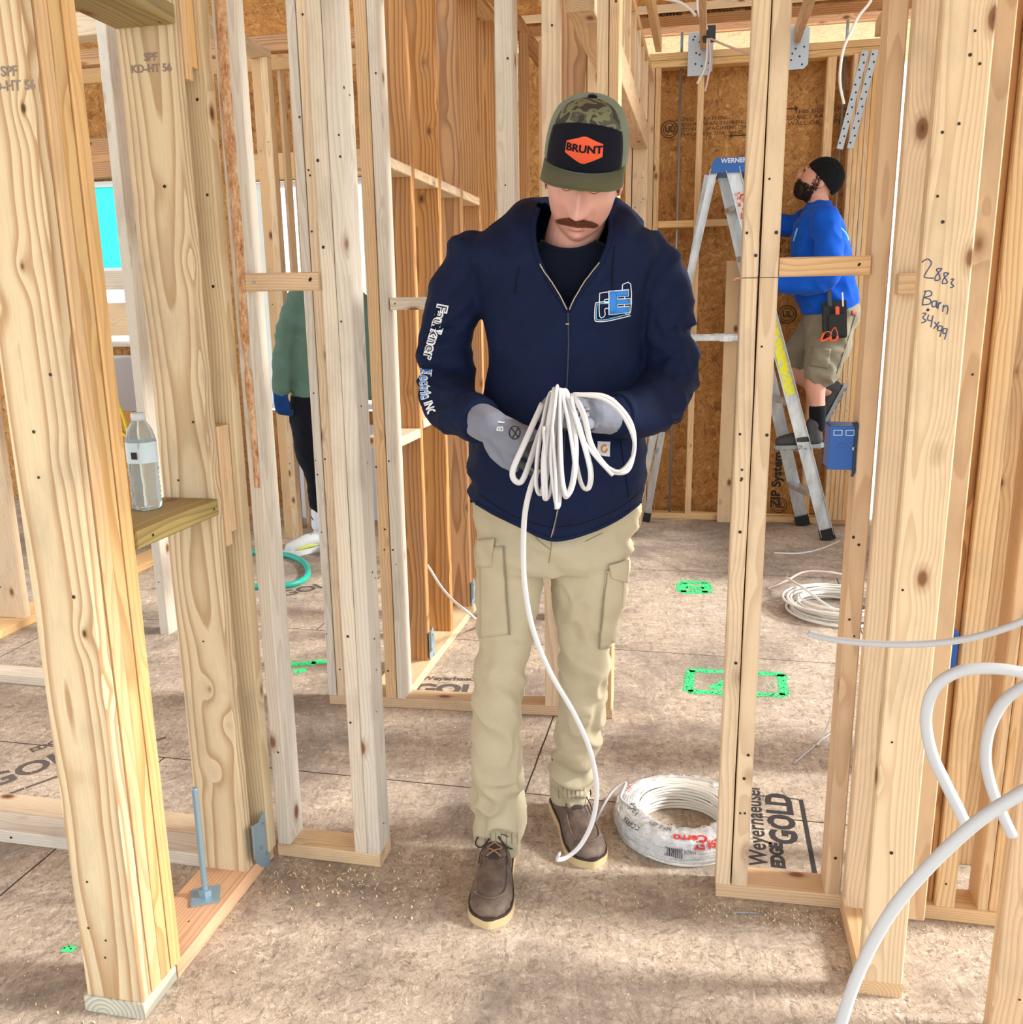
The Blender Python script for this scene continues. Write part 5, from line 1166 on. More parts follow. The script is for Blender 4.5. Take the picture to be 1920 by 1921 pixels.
# zip: edges of the V, closed line below, puller
M_ZIP = plain('zip_teeth', S(170, 160, 140), .35, .8)
for P_ in ([(1010, 392), (1003, 418), (1002, 446), (1007, 474), (1016, 498), (1032, 530), (1050, 558), (1066, 584)], [(1140, 392), (1146, 418), (1144, 446), (1136, 474), (1124, 498), (1102, 530), (1082, 558), (1066, 584)]):
    DH0.line(P_, .0052, 'front_edge', M_NAVY, hd, -.0005, 8, 8)
DH0.line(HEM[1:-1], .0060, 'hem_band', M_NAVY, hd, -.003, 8, 8)
DH0.line([(1014, 494), (1024, 512), (1036, 530), (1052, 556), (1064, 580)], .0016, 'zip_teeth', M_ZIP, hd, .0065, 8)
DH0.line([(1126, 494), (1112, 512), (1096, 530), (1079, 556), (1068, 580)], .0016, 'zip_teeth', M_ZIP, hd, .0065, 8)
DH.line([(1066, 585), (1067, 640), (1065, 700), (1062, 760), (1058, 850), (1050, 940), (1038, 1005)], .0022, 'zip', plain('navy_zip', S(30, 40, 66), .5), hd, .001, 8)
DH.line([(1046, 955), (1040, 985), (1034, 1008)], .0014, 'zip_glint', M_ZIP, hd, .0035, 4)
p0 = DH.hit(1066, 578, .006); p1 = DH.hit(1065, 607, .008)
B = MB(); bar(B, p0, p0.lerp(p1, .28), .0085, .006, (1, 0, 0)); bar(B, p0.lerp(p1, .3), p1, .0075, .0025, (1, 0, 0)); B.build('zip_pull', M_BRASS, hd)
# draw cords, pocket edge, hem
DH.line([(974, 500), (970, 520), (966, 552)], .002, 'draw_cord', M_TEE, hd, .001); DH.line([(1154, 462), (1150, 500), (1149, 545)], .002, 'draw_cord', M_TEE, hd, .001)
DH.line([(1164, 820), (1168, 850), (1174, 890), (1180, 935)], .0016, 'pocket_edge', M_TEE, hd, .0015)
DH.line([(896, 925), (940, 955), (990, 978), (1036, 990)], .0016, 'hem_seam', M_TEE, hd, .0); DH.line([(1044, 990), (1100, 980), (1160, 955), (1200, 925)], .0016, 'hem_seam', M_TEE, hd, .0)
# chest logo: outline letter, blue letter, sweeping band
def poly_draped(D_, pts, name, mat, parent, off, close=True):
    P2 = [Vector((x, y, 0)) for x, y in pts]; B = MB(); V = []
    cx = sum(p.x for p in P2)/len(P2); cy = sum(p.y for p in P2)/len(P2)
    bm = bmesh.new(); vv = [bm.verts.new(p) for p in P2]; bm.faces.new(vv); bmesh.ops.triangulate(bm, faces=bm.faces)
    bmesh.ops.subdivide_edges(bm, edges=bm.edges[:], cuts=3, use_grid_fill=True)
    bm.verts.index_update()
    ok = True
    for v in bm.verts:
        h = D_.hit(v.co.x, v.co.y, off)
        if h is None: v.tag = True
        else: v.co = h
    bmesh.ops.delete(bm, geom=[v for v in bm.verts if v.tag], context='VERTS')
    me = bpy.data.meshes.new(name); bm.to_mesh(me); bm.free(); return link(name, me, mat, parent)
F_out = [(1125, 550), (1146, 548), (1146, 560), (1135, 562), (1135, 568), (1146, 567), (1146, 578), (1135, 579), (1135, 592), (1125, 593)]
for P_, nm in ((F_out, 'logo_outline'), ([(1168, 534), (1183, 533), (1183, 584), (1172, 586), (1172, 546), (1168, 546)], 'logo_outline')):
    o = DH.line([(x, y) for x, y in P_+[P_[0]]], .0011, nm, M_WPRINT, hd, .0012, 3, 5)
def thick(P_, w_, name, mat, off): DH.line(P_, w_, name, mat, hd, off, 5, 6, .25)
for k, (q_, ) in enumerate((([(1143, 547), (1157, 546), (1157, 588), (1143, 589)],), ([(1155, 546), (1178, 544), (1178, 554), (1155, 556)],), ([(1155, 562), (1181, 560), (1181, 569), (1155, 571)],), ([(1155, 577), (1179, 575), (1179, 585), (1155, 588)],))):
    cx = sum(p[0] for p in q_)/4; cy = sum(p[1] for p in q_)/4
    DH.patch([(x+(1.6 if x > cx else -1.6), y+(1.6 if y > cy else -1.6)) for x, y in q_], 4, 4, .0018, 'logo_letter_edge', M_WPRINT, hd, .0006); DH.patch(q_, 4, 4, .0034, 'logo_letter', M_BPRINT, hd, .0006)
DH.line([(1145, 569), (1124, 570), (1120, 574), (1119, 596), (1123, 600), (1140, 599), (1182, 588)], .0011, 'logo_band', M_LBPRINT, hd, .0016, 5)
DH.line([(1143, 566), (1122, 567), (1117, 572), (1116, 598), (1121, 603), (1142, 602), (1183, 592)], .0011, 'logo_band', M_WPRINT, hd, .0016, 5)
# pocket label
poly_draped(DH, [(1121, 828), (1144, 829), (1143, 856), (1120, 853)], 'pocket_label', plain('label_white', S(206, 208, 216), .6), hd, .004)
o = DH.line([(1136, 836), (1131, 836), (1128, 841), (1130, 847), (1136, 848), (1138, 842)], .0022, 'label_mark', plain('label_orange', S(222, 136, 50), .6), hd, .0045, 3, 6)
# sleeve lettering running down the arm
def along(P_, s_):
    d = [0]
    for i in range(len(P_)-1): d.append(d[-1]+math.hypot(P_[i+1][0]-P_[i][0], P_[i+1][1]-P_[i][1]))
    s_ = max(0, min(d[-1]-.01, s_)); i = max(k for k in range(len(d)-1) if d[k] <= s_); f = (s_-d[i])/(d[i+1]-d[i])
    x = P_[i][0]+(P_[i+1][0]-P_[i][0])*f; y = P_[i][1]+(P_[i+1][1]-P_[i][1])*f; dx, dy = P_[i+1][0]-P_[i][0], P_[i+1][1]-P_[i][1]; l_ = math.hypot(dx, dy); return x, y, dx/l_, dy/l_
SP = [(833, 558), (826, 592), (816, 627), (806, 662), (800, 690), (797, 715), (800, 745), (810, 775)]
def slv(body, s0, size, mat, off, bold, width=1.0):
    def mp(x, y):
        a, b, dx, dy = along(SP, s0+x*1000); return a+dy*y*1000, b-dx*y*1000     # right side of travel is up
    return DH.text(body, size, mp, 'sleeve_lettering', mat, hd, off, bold, width)
slv('Faulkner', 66, .027, M_WPRINT, .0012, .0020, 1.12); slv('Faulkner', 66, .027, M_TEE, .0034, -.0003, 1.12)
slv('Electric', 166, .026, M_WPRINT, .0012, .0020, .70); slv('Electric', 166, .026, M_BPRINT, .0034, -.0001, .70); slv('INC', 213, .022, M_WPRINT, .0012, .0010, .7)

# --- gloves
def hand(name, wrist, dirv, up, fingers, thumb, palm=(.042, .026), ln=.085, cuff=None, cuff_r=.037):
    """glove: cuff, palm and five separate fingers; dirv towards the knuckles, up = back of the hand"""
    t = bpy.data.objects.new(name, None); C.objects.link(t); t.parent = man
    w_ = Vector(wrist); d = Vector(dirv).normalized(); u = Vector(up); u = (u-d*u.dot(d)).normalized(); s = d.cross(u)
    B = MB()
    c0 = Vector(cuff) if cuff is not None else w_-d*.07
    capsule(B, [c0, w_.lerp(c0, .5), w_], [cuff_r, cuff_r*.97, cuff_r*.93], 20)
    R_ = Matrix((s, d, u)).transposed()
    capsule(B, [w_, w_+d*ln*.5, w_+d*ln*.9], [.036, .039, .037], 20, .64, s)
    for off_, pts, r0 in fingers:
        base = w_+d*ln*.92+s*off_
        P_ = [w_+d*ln*.55+s*off_*.8, base]
        for a, b, c_ in pts: P_.append(base+d*a+u*b+s*c_)
        capsule(B, P_, [r0*1.05, r0*1.02]+[r0*(1-.06*k) for k in range(len(pts))], 12)
    b0 = w_+d*ln*.22+s*thumb[0]
    capsule(B, [b0]+[w_+d*a+u*b+s*c_ for a, b, c_ in thumb[1]], [.016, .0145, .0125, .011][:len(thumb[1])+1], 12)
    g_ = fuse('glove', B, .0028, M_GLOVE, t, 4, lambda p, n: .0007*noise.noise(p*90)); 
    # darker dipped palm: faces turned away from the back of the hand
    g_.data.materials.append(M_PALM)
    for p_ in g_.data.polygons:
        nrm = p_.normal; q = p_.center; k = (q-w_).dot(d)
        if nrm.dot(u) < .08+.2*noise.noise(q*40) and k > .01 or k > ln*1.25+.004*noise.noise(q*60): p_.material_index = 1
    return t, g_
# viewer's left hand: comes down and right out of the sleeve, fingers curling under the bundle
wL = L(922, 800, -.225); dL = L(985, 836, -.275)-wL
f4 = lambda: [(.036, [(.026, -.002, .001), (.050, -.010, .001), (.066, -.026, .0)], .0092), (.0125, [(.030, -.002, 0), (.060, -.010, 0), (.078, -.028, 0)], .0095), (-.0115, [(.028, -.003, 0), (.056, -.012, 0), (.072, -.030, 0)], .0092), (-.034, [(.022, -.003, -.001), (.042, -.010, -.002), (.054, -.024, -.002)], .0082)]
hL, gL = hand('glove_hand', wL, dL, (-.10, -.78, .55), f4(), (.028, [(.045, .0, .044), (.072, -.010, .050), (.095, -.022, .046)]), cuff=L(886, 782, -.165), cuff_r=.041)
wR = L(1118, 778, -.245); dR = L(1058, 770, -.275)-wR
f5 = [(.036, [(.016, -.010, 0), (.026, -.034, -.002), (.014, -.052, -.002)], .0092), (.0125, [(.018, -.012, 0), (.028, -.036, 0), (.014, -.055, 0)], .0095), (-.0115, [(.016, -.012, 0), (.026, -.034, 0), (.012, -.052, 0)], .0092), (-.034, [(.012, -.010, 0), (.020, -.028, 0), (.010, -.044, 0)], .0082)]
hR, gR = hand('glove_hand', wR, dR, (.12, -.62, .78), f5, (-.026, [(.040, .006, -.042), (.066, .004, -.046), (.090, -.004, -.036)]), cuff=L(1162, 780, -.195), cuff_r=.041)
for a_, b_ in ((L(884, 777, -.155), L(902, 788, -.196)), (L(1176, 777, -.18), L(1154, 779, -.217))):
    d_ = (b_-a_).normalized(); B = MB(); B.tube([a_+d_*.0, a_+d_*.012, b_-d_*.004, b_, b_-d_*.002], [.0500, .0505, .0485, .0465, .043], 28, 1, None, False); B.build('sleeve_cuff', M_NAVY, hd, True)
DL = Drape(MAN, gL); DR = Drape(MAN, gR)
M_GP = plain('glove_print', S(214, 220, 228), .6)
DL.text('B I', .020, lambda x, y: (940+(-y)*900*.98+x*150, 800-x*900-y*100), 'glove_print', M_GP, gL, .0008, .0006)
ph = [(966+10*math.cos(a), 812+12*math.sin(a)) for a in [2*PI*k/14 for k in range(15)]]
DL.line(ph, .0012, 'glove_print', M_INK, gL, .0008, 2, 5); DL.line([(960, 804), (972, 820)], .0012, 'glove_print', M_INK, gL, .0008); DL.line([(972, 804), (962, 822)], .0012, 'glove_print', M_INK, gL, .0008)
DR.text('B I', .016, lambda x, y: (1102-y*700, 774-x*900), 'glove_print', M_GP, gR, .0008, .0005)
DR.line([(1082+6*math.cos(a), 776+9*math.sin(a)) for a in [2*PI*k/12 for k in range(13)]], .0012, 'glove_print', M_INK, gR, .0008, 2, 5)

# --- body: head, neck, chest, and the body inside the clothes
HC = L(1095, 335, -.10)          # between the ears
HR = (Matrix.Rotation(math.radians(7.5), 3, 'Y') @ Matrix.Rotation(math.radians(-3), 3, 'Z') @ Matrix.Rotation(math.radians(25), 3, 'X'))
HS = 1.06
def hw(p): return HC + HR @ Vector((p[0]*HS*.93, p[1]*HS, p[2]*HS*1.05))
B = MB(); n = 110; m = 150; vs = []
def gs(x, y, z, cx, cz, sx, sz, a): return a*math.exp(-((x-cx)/sx)**2-((z-cz)/sz)**2)
for i in range(n+1):
    ph = PI*i/n
    for k in range(m):
        a = 2*PI*k/m; x, y, z = .076*math.sin(ph)*math.cos(a), .098*math.sin(ph)*math.sin(a), .118*math.cos(ph)
        if z < 0:
            q = (-z/.118); x *= 1-.26*q**1.6
            if y > 0: y *= 1-.55*q
            else: y *= 1-.06*q*q
            x *= 1+.10*math.exp(-((z+.075)/.03)**2)     # jaw corners
        else: y *= 1.02
        fr = max(0, -math.sin(a))**1.0 * math.sin(ph)
        if y < 0 and fr > .05:
            f = min(1, fr*1.6); d = 0
            t_ = min(1, max(0, (.020-z)/.058))          # nose grows downward to its tip
            if -.052 < z < .024: d += (.008+.030*t_)*math.exp(-(x/(.0075+.0065*t_))**2)*min(1, (.024-z)/.012)*(1 if z > -.038 else max(0, 1-(-.038-z)/.010)**.7)
            for s in (-1, 1):
                d += gs(x, y, z, s*.0135, -.036, .006, .007, .009)      # nostril wings
                d -= gs(x, y, z, s*.031, .012, .017, .012, .009); d += gs(x, y, z, s*.031, .010, .013, .008, .0075)   # socket and lid
                d += gs(x, y, z, s*.030, .032, .022, .007, .0045)       # brow
                d += gs(x, y, z, s*.040, -.020, .018, .018, .0070)      # cheek
                d -= gs(x, y, z, s*.030, -.050, .006, .018, .0045)      # smile fold
            d += gs(x, y, z, 0, -.052, .020, .007, .004)                # upper lip field
            d += gs(x, y, z, 0, -.060, .017, .0040, .0050)
            d -= gs(x, y, z, 0, -.0650, .023, .0022, .0045)             # mouth line
            d += gs(x, y, z, 0, -.0705, .016, .0045, .0055)             # lower lip
            d -= gs(x, y, z, 0, -.081, .020, .005, .004)
            d += gs(x, y, z, 0, -.098, .018, .013, .008)                # chin
            y -= d*f
        vs.append(hw((x, y, z)))
B.add(vs, [(i*m+k, (i+1)*m+k, (i+1)*m+(k+1) % m, i*m+(k+1) % m) for i in range(n) for k in range(m)])
for s in (-1, 1):      # ears
    ell(B, hw((s*.077, .012, -.004)), (.009, .017, .029), HR @ Matrix.Rotation(s*.3, 3, 'Z'), 10)
nk = L(1070, 455, -.035)
capsule(B, [L(1072, 480, -.01), nk+Vector((0, .01, .0)), hw((0, .012, -.075))], [.056, .058, .060], 24)
# torso and limbs under the clothes
loft(B, [row(930, 1165, 960, .03, .60), row(925, 1170, 850, .02, .62), row(945, 1160, 700, .02, .52), row(945, 1160, 560, .02, .44), row(950, 1150, 505, .02, .40), row(990, 1130, 480, .01, .5), row(1020, 1118, 455, .0, .7)], 32)
for P_, r_ in (([L(892, 500, 0), L(858, 590, 0), L(846, 660, .01), elL, L(852, 752, -.06), L(878, 780, -.13), wL], [.044, .042, .040, .038, .036, .032, .028]), ([L(1208, 500, 0), L(1238, 570, 0), L(1250, 630, 0), elR, L(1238, 742, -.08), L(1196, 772, -.16), wR], [.044, .042, .040, .038, .036, .032, .028]),
               ([L(960, 1000, .02), L(942, 1220, -.03), L(932, 1420, -.04), L(938, 1585, .0)], [.075, .050, .042, .030]), ([L(1110, 1000, .02), L(1098, 1220, .04), L(1080, 1420, .14), L(1070, 1495, .19)], [.075, .050, .040, .030])):
    capsule(B, P_, r_, 14)
bd = fuse('body', B, .0032, M_SKIN, man, 2); 
DB = Drape(MAN, bd)
# lips, lash lines, moustache, brows
M_LIP = plain('lips', S(196, 120, 112), .45)
def face(x, z, off=.0):
    """point on the face surface straight ahead of head point (x, z)"""
    o_ = hw((x, -.25, z)); d = (HR @ Vector((0, 1, 0))).normalized(); h, nrm, i, ds = DB.t.ray_cast(o_, d); return h - d*off
def fline(pts, r, name, mat, off=.0, n=5, flat=.6): 
    P2 = spline([Vector((x, z, 0)) for x, z in pts], n); B = MB(); B.tube([face(p.x, p.y, off) for p in P2], r, 8, flat); return B.build(name, mat, bd, True)
fline([(-.020, -.0655), (-.010, -.0648), (0, -.0655), (.010, -.0648), (.020, -.0655)], .0011, 'mouth_line', plain('mouth_dark', S(110, 50, 50), .6), -.0002)
fline([(-.016, -.0700), (0, -.0718), (.016, -.0700)], [.0018]+[.0044]*9+[.0018], 'lower_lip', M_LIP, -.0026, 5)
for s in (-1, 1):
    fline([(s*.019, .006), (s*.031, .0025), (s*.043, .007)], .0009, 'lash_line', plain('lash', S(124, 80, 66), .8), .0)
    fline([(s*.016, .031), (s*.030, .035), (s*.046, .030)], .0030, 'eyebrow', M_HAIR, .0)
# moustache from many short hairs
B = MB(); rs = random.Random(8)
for k in range(1500):
    x = rs.uniform(-.039, .039); ax = abs(x)/.039; top = -.0440-.0045*ax-.018*max(0, ax-.40); hgt = .0115*(1-ax**5)**.5+.0018
    z = top-rs.random()*hgt; p = face(x, z, .0012); dirx = math.copysign(.25+ax*1.5, x)+rs.uniform(-.3, .3)
    e = HR @ (Vector((dirx, -.75, -1.0+ax*.7)).normalized()*.0080); B.tube([p, p+e*.5+HR @ Vector((0, -.0008, 0)), p+e], [.0006, .0005, .0002], 4, 1, None, False)
mo = B.build('moustache', M_STACHE, bd); mo['label'] = 'ginger-brown moustache'
# hair at the temples and nape
B = MB()
for s in (-1, 1):
    for k in range(160):
        y = rs.uniform(-.03, .06); z = rs.uniform(-.012, .036); p = Vector((s*.078*math.sqrt(max(0, 1-(y/.1)**2)), y, z)); q = hw(p); e = HR @ Vector((s*.002, .004, -.010)); B.tube([q, q+e], [.0011, .0004], 4, 1, None, False)
for k in range(260):
    a = rs.uniform(.5, PI-.5); z = rs.uniform(-.045, .03); q = hw((.072*math.cos(a), .094*math.sin(a), z)); e = HR @ Vector((0, .003, -.011)); B.tube([q, q+e], [.0011, .0004], 4, 1, None, False)
B.build('hair', M_HAIR, bd)

# --- cap
t = bpy.data.objects.new('trucker_cap', None); C.objects.link(t); t.parent = man; t['label'] = 'camouflage and sage trucker cap with olive brim and orange badge'
def cap_pt(a, v, off=0.0):
    """a: 0 front, growing to the picture's right; v: 0 band, 1 button"""
    fr = math.cos(a); z = .040 + .104*math.sin(v*PI/2)**(.95) ; k = math.cos(v*PI/2)**(.50 if fr > 0 else .60)
    rx, ry = (.088+off)*k, (.112 if fr < 0 else .108)*k+off*k
    y = -ry*fr; x = rx*math.sin(a)
    if fr > 0: y -= .010*fr*math.sin(v*PI)**1.0
    return hw((x, y + .004, z + off*v + .012*max(0, fr)*0))
seg, nv = 96, 36; vs = [cap_pt(2*PI*k/seg, i/nv) for i in range(nv) for k in range(seg)] + [cap_pt(0, 1)]
fs = [(i*seg+k, i*seg+(k+1) % seg, (i+1)*seg+(k+1) % seg, (i+1)*seg+k) for i in range(nv-1) for k in range(seg)] + [((nv-1)*seg+k, (nv-1)*seg+(k+1) % seg, nv*seg) for k in range(seg)]
mi = []
for f in fs:
    k = f[0] % seg; i = f[0]//seg; a = (2*PI*(k+.5)/seg+PI) % (2*PI)-PI; mi.append(1 if abs(a) < 1.06 else 0)
cr_ = mesh('crown', vs, fs, [M_MESH, M_CAMO], t, True, mi); md = cr_.modifiers.new('s', 'SOLIDIFY'); md.thickness = .002
def cpatch(a0, a1, vf0, vf1, off, name, mat, n=24, mrow=12):
    vs = []; 
    for i in range(mrow+1):
        for j in range(n+1):
            a = a0+(a1-a0)*j/n; u = (j/n)*2-1; v0, v1 = vf0(u), vf1(u); vs.append(cap_pt(a, v0+(v1-v0)*i/mrow, off))
    o = mesh(name, vs, [(i*(n+1)+j, i*(n+1)+j+1, (i+1)*(n+1)+j+1, (i+1)*(n+1)+j) for i in range(mrow) for j in range(n)], mat, t, True)
    md = o.modifiers.new('s', 'SOLIDIFY'); md.thickness = .0016; md.offset = 0; return o
cpatch(-1.03, 1.03, lambda u: .0, lambda u: .56-.16*u*u, .0018, 'front_panel', M_BLACKF)
def cflat(pts, off, name, mat, parent_=None):
    """outline in (x, z) millimetres on the front of the cap"""
    bm = bmesh.new(); vv = [bm.verts.new((x, z, 0)) for x, z in pts]; bm.faces.new(vv); bmesh.ops.triangulate(bm, faces=bm.faces); bmesh.ops.subdivide_edges(bm, edges=bm.edges[:], cuts=4, use_grid_fill=True)
    for v in bm.verts: v.co = cap_pt(v.co.x/88, .245+(v.co.y-36)/190, off)
    me = bpy.data.meshes.new(name); bm.to_mesh(me); bm.free(); return link(name, me, mat, parent_ or t, True)
bx, bz = 0, 36
bad = cflat([(bx-38, bz-11), (bx-38, bz+13), (bx-4, bz+28), (bx+4, bz+28), (bx+38, bz+13), (bx+38, bz-13), (bx+4, bz-27), (bx-4, bz-27)], .0042, 'badge', M_ORANGE); bad['label'] = 'orange hexagonal badge'
o = text('BRUNT', 21, Matrix.Identity(4), M_BLACKF, t, 'badge_letters', .7, 1.08, 0)
for v in o.data.vertices: v.co = cap_pt((bx+v.co.x)/88, .250+v.co.y/190, .0054)
# brim
vs = []; na_, nr_ = 40, 10
for i in range(nr_+1):
    f = i/nr_
    for j in range(na_+1):
        a = -1.22+2.44*j/na_; b_ = cap_pt(a, .0); ext = .074*f*math.cos(a*.93)**.55 if abs(a) < 1.2199 else 0
        base = Vector((.088*math.sin(a), -.108*math.cos(a)+.004, .040)); base.y -= ext; base.x *= 1+.03*f; base.z -= .004*f + .020*(abs(math.sin(a))**2.2)*f + .002*f*f
        vs.append(hw(base))
fs = [(i*(na_+1)+j, (i+1)*(na_+1)+j, (i+1)*(na_+1)+j+1, i*(na_+1)+j+1) for i in range(nr_) for j in range(na_)]
br_ = mesh('brim', vs, fs, M_OLIVE, t, True); md = br_.modifiers.new('s', 'SOLIDIFY'); md.thickness = .004; md.offset = 0
B = MB(); ell(B, cap_pt(0, 1), (.010, .010, .005), HR, 8); B.build('button', M_BLACKF, t, True)

# --- the cable he is gathering: one continuous length, hung in loops over his hand
def pb(px, py, yl): return L(px, py, yl)
loops = [((1018, 757, -.29), (985, 830, -.33), (962, 885, -.345), (972, 905, -.34), (985, 892, -.335), (1010, 820, -.31), (1036, 750, -.29)),
         ((1030, 745, -.30), (1012, 830, -.345), (1006, 900, -.355), (1012, 925, -.35), (1022, 908, -.345), (1034, 830, -.33), (1040, 745, -.30)),
         ((1040, 738, -.315), (1022, 850, -.36), (1022, 920, -.365), (1026, 936, -.36), (1034, 915, -.355), (1042, 830, -.34), (1046, 742, -.31)),
         ((1044, 736, -.32), (1034, 850, -.365), (1040, 925, -.37), (1046, 950, -.365), (1050, 925, -.355), (1050, 830, -.345), (1052, 740, -.31)),
         ((1052, 742, -.315), (1052, 830, -.365), (1056, 900, -.37), (1064, 928, -.365), (1076, 900, -.36), (1080, 830, -.345), (1066, 745, -.30)),
         ((1056, 740, -.31), (1068, 800, -.35), (1078, 880, -.36), (1068, 928, -.36), (1058, 920, -.352), (1048, 840, -.34), (1058, 742, -.30)),
         ((1066, 744, -.30), (1086, 800, -.335), (1108, 880, -.345), (1104, 916, -.34), (1090, 905, -.335), (1078, 840, -.33), (1074, 750, -.30)),
         ((1078, 745, -.30), (1096, 780, -.325), (1108, 830, -.33), (1128, 865, -.33), (1152, 885, -.325), (1180, 880, -.315), (1191, 830, -.30), (1180, 785, -.29), (1140, 745, -.285), (1088, 740, -.285)),
         ((1084, 741, -.30), (1130, 748, -.31), (1165, 775, -.315), (1188, 820, -.32), (1188, 855, -.325), (1160, 884, -.33), (1120, 858, -.325), (1090, 815, -.33), (1072, 745, -.31))]
PTS = []
for lp in loops: PTS += [pb(*q) for q in lp]
t = bpy.data.objects.new('gathered_cable', None); C.objects.link(t); t.matrix_world = MAN.M
tag(t, 'white cable hanging in loops over the man\'s gloved hand, one end trailing past his boots', 'cable')
M_CW = plain('bright_white_cable', S(212, 210, 210), .42)
B = MB(); B.tube(spline(PTS, 7), .0036, 10, 1.75, (0, -1, 0)); B.build('loops', M_CW, t, True)
for i, (pts) in enumerate((((1076, 760, -.31), (1086, 810, -.33), (1112, 850, -.34), (1150, 892, -.345)), ((1020, 800, -.35), (1024, 870, -.362), (1026, 938, -.368)), ((1036, 800, -.358), (1042, 880, -.372), (1044, 955, -.378)))):
    B = MB(); B.tube(spline([pb(*q) for q in pts], 6), .0058, 10, .62, (0, -1, 0)); B.build('cut_end', M_CW, t, True)
tail = [(1010, 880, -.335), (996, 915, -.33), (985, 965, -.32), (982, 1030, -.30), (985, 1100, -.29), (1000, 1180, -.28), (1032, 1260, -.27), (1078, 1340, -.255), (1108, 1410, -.24), (1120, 1480, -.225), (1112, 1540, -.215), (1090, 1585, -.215), (1064, 1608, -.22), (1046, 1612, -.235), (1050, 1602, -.25)]
B = MB(); B.tube(spline([pb(*q) for q in tail], 8), .0058, 10, .6, (1, 0, 0)); o = B.build('trailing_end', M_CW, t, True)

# ------------------------------------------------------------------ worker in blue on the ladder
WB = Body(.60, 5.85, math.radians(-6)); wk = empty('person'); wk.matrix_world = WB.M
tag(wk, 'bearded person in blue shirt, shorts and black beanie standing on the stepladder, looking up', 'person')
K = WB.L; rw = WB.row
M_BLUE = cloth('royal_blue_cotton', S(18, 92, 206), S(10, 66, 160), sheen=.1); M_SHORT = cloth('grey_khaki_shorts', S(146, 138, 118), S(122, 114, 96)); M_BLK = cloth('black_knit', S(20, 20, 24), sheen=.05)
M_SKIN2 = plain('skin_two', S(206, 150, 128), .55); M_BEARD = plain('dark_beard', S(48, 34, 28), .85); M_BOOT2 = plain('dark_boot', S(62, 62, 62), .7)
def wf(a): return lambda p, n: a*(1-abs(noise.noise(Vector((p.x*9, p.y*8, p.z*13+p.x*7)))*2.2)-.5)
B = MB()
loft(B, [rw(1504, 1606, 590, 0, 1.0, 2.2), rw(1492, 1613, 565, 0, .95, 2.2), rw(1488, 1610, 535, 0, .95, 2.2), rw(1486, 1600, 500, 0, 1.0), rw(1484, 1597, 465, 0, 1.0), rw(1487, 1590, 435, 0, 1.15, 2.2), rw(1494, 1578, 408, 0, 1.35, 2.1), rw(1508, 1566, 390, 0, 1.3, 2.0), rw(1518, 1560, 376, 0, .9, 2.0)], 32)
capsule(B, [K(1548, 412, -.17), K(1556, 465, -.22), K(1552, 518, -.23), K(1510, 534, -.23), K(1440, 530, -.22)], [.085, .080, .070, .060, .045], 18)
capsule(B, [K(1515, 415, .17), K(1478, 425, .20), K(1430, 400, .2)], [.080, .066, .05], 18)
sh = fuse('shirt', B, .012, M_BLUE, wk, 4, wf(.010)); sh['label'] = 'royal blue long-sleeved shirt'
DS = Drape(WB, sh); DS.line([(1497, 428), (1493, 440), (1490, 452)], .008, 'chest_print', M_LBPRINT, sh, .002, 4, 6, .4); DS.line([(1578, 428), (1588, 440), (1592, 452)], .006, 'back_print', M_LBPRINT, sh, .002, 4, 6, .4)
B = MB()
capsule(B, [K(1562, 590, -.02), K(1556, 640, -.06), K(1542, 695, -.10)], [.16, .135, .105], 20, .85)
capsule(B, [K(1556, 600, .09), K(1524, 640, .12), K(1494, 668, .13)], [.15, .12, .095], 20)
st = fuse('shorts', B, .012, M_SHORT, wk, 4, wf(.012)); st['label'] = 'grey-khaki work shorts'
DK = Drape(WB, st); DK.line([(1606, 588), (1590, 640), (1570, 700)], .003, 'side_seam', plain('seam_dark', S(96, 90, 78), .9), st, .001); DK.patch([(1526, 650), (1560, 655), (1554, 692), (1520, 686)], 8, 8, .0, 'cargo_pocket', M_SHORT, st, .008, .01)
p_ = [(1598, 583), (1607, 584), (1606, 592), (1597, 591)]; DK.patch(p_, 3, 3, .001, 'brand_patch', plain('red_patch', S(150, 60, 60), .6), st, .003)
B = MB(); HK = K(1538, 340, 0)
R2 = Matrix.Rotation(math.radians(-28), 3, 'Y')
HR2 = Matrix.Rotation(math.radians(28), 3, 'Y')
def h2(v): return HK + HR2 @ Vector(v)
ell(B, h2((-.012, 0, 0)), (.100, .078, .118), HR2, 24)
ell(B, h2((-.060, 0, -.075)), (.045, .052, .048), HR2, 14)          # jaw
ell(B, h2((-.112, 0, -.020)), (.022, .012, .020), HR2, 10); capsule(B, [h2((-.100, 0, .018)), h2((-.120, 0, -.016))], [.010, .014], 10)   # nose
ell(B, h2((-.106, 0, .030)), (.010, .05, .012), HR2, 10); ell(B, h2((-.104, 0, -.062)), (.010, .022, .010), HR2, 8)
for s in (-1, 1): ell(B, h2((.018, s*.078, -.012)), (.022, .010, .032), HR2, 10)
capsule(B, [h2((.010, 0, -.06)), K(1540, 392, 0), K(1545, 420, 0)], [.058, .060, .075], 20)
capsule(B, [K(1546, 440, -.0), K(1546, 500, 0), K(1554, 580, 0)], [.085, .10, .11], 18)
capsule(B, [K(1556, 600, -.05), K(1536, 690, -.10), K(1530, 722, -.10), K(1534, 760, -.10), K(1534, 800, -.10)], [.09, .062, .062, .046, .038], 18)
capsule(B, [K(1540, 610, .10), K(1488, 680, .13), K(1516, 712, .14), K(1556, 735, .14)], [.09, .060, .056, .045], 18)
for pts in ([K(1450, 531, -.22), K(1420, 528, -.22)], [K(1440, 404, .2), K(1410, 380, .2)]): capsule(B, pts, [.040, .034], 12)
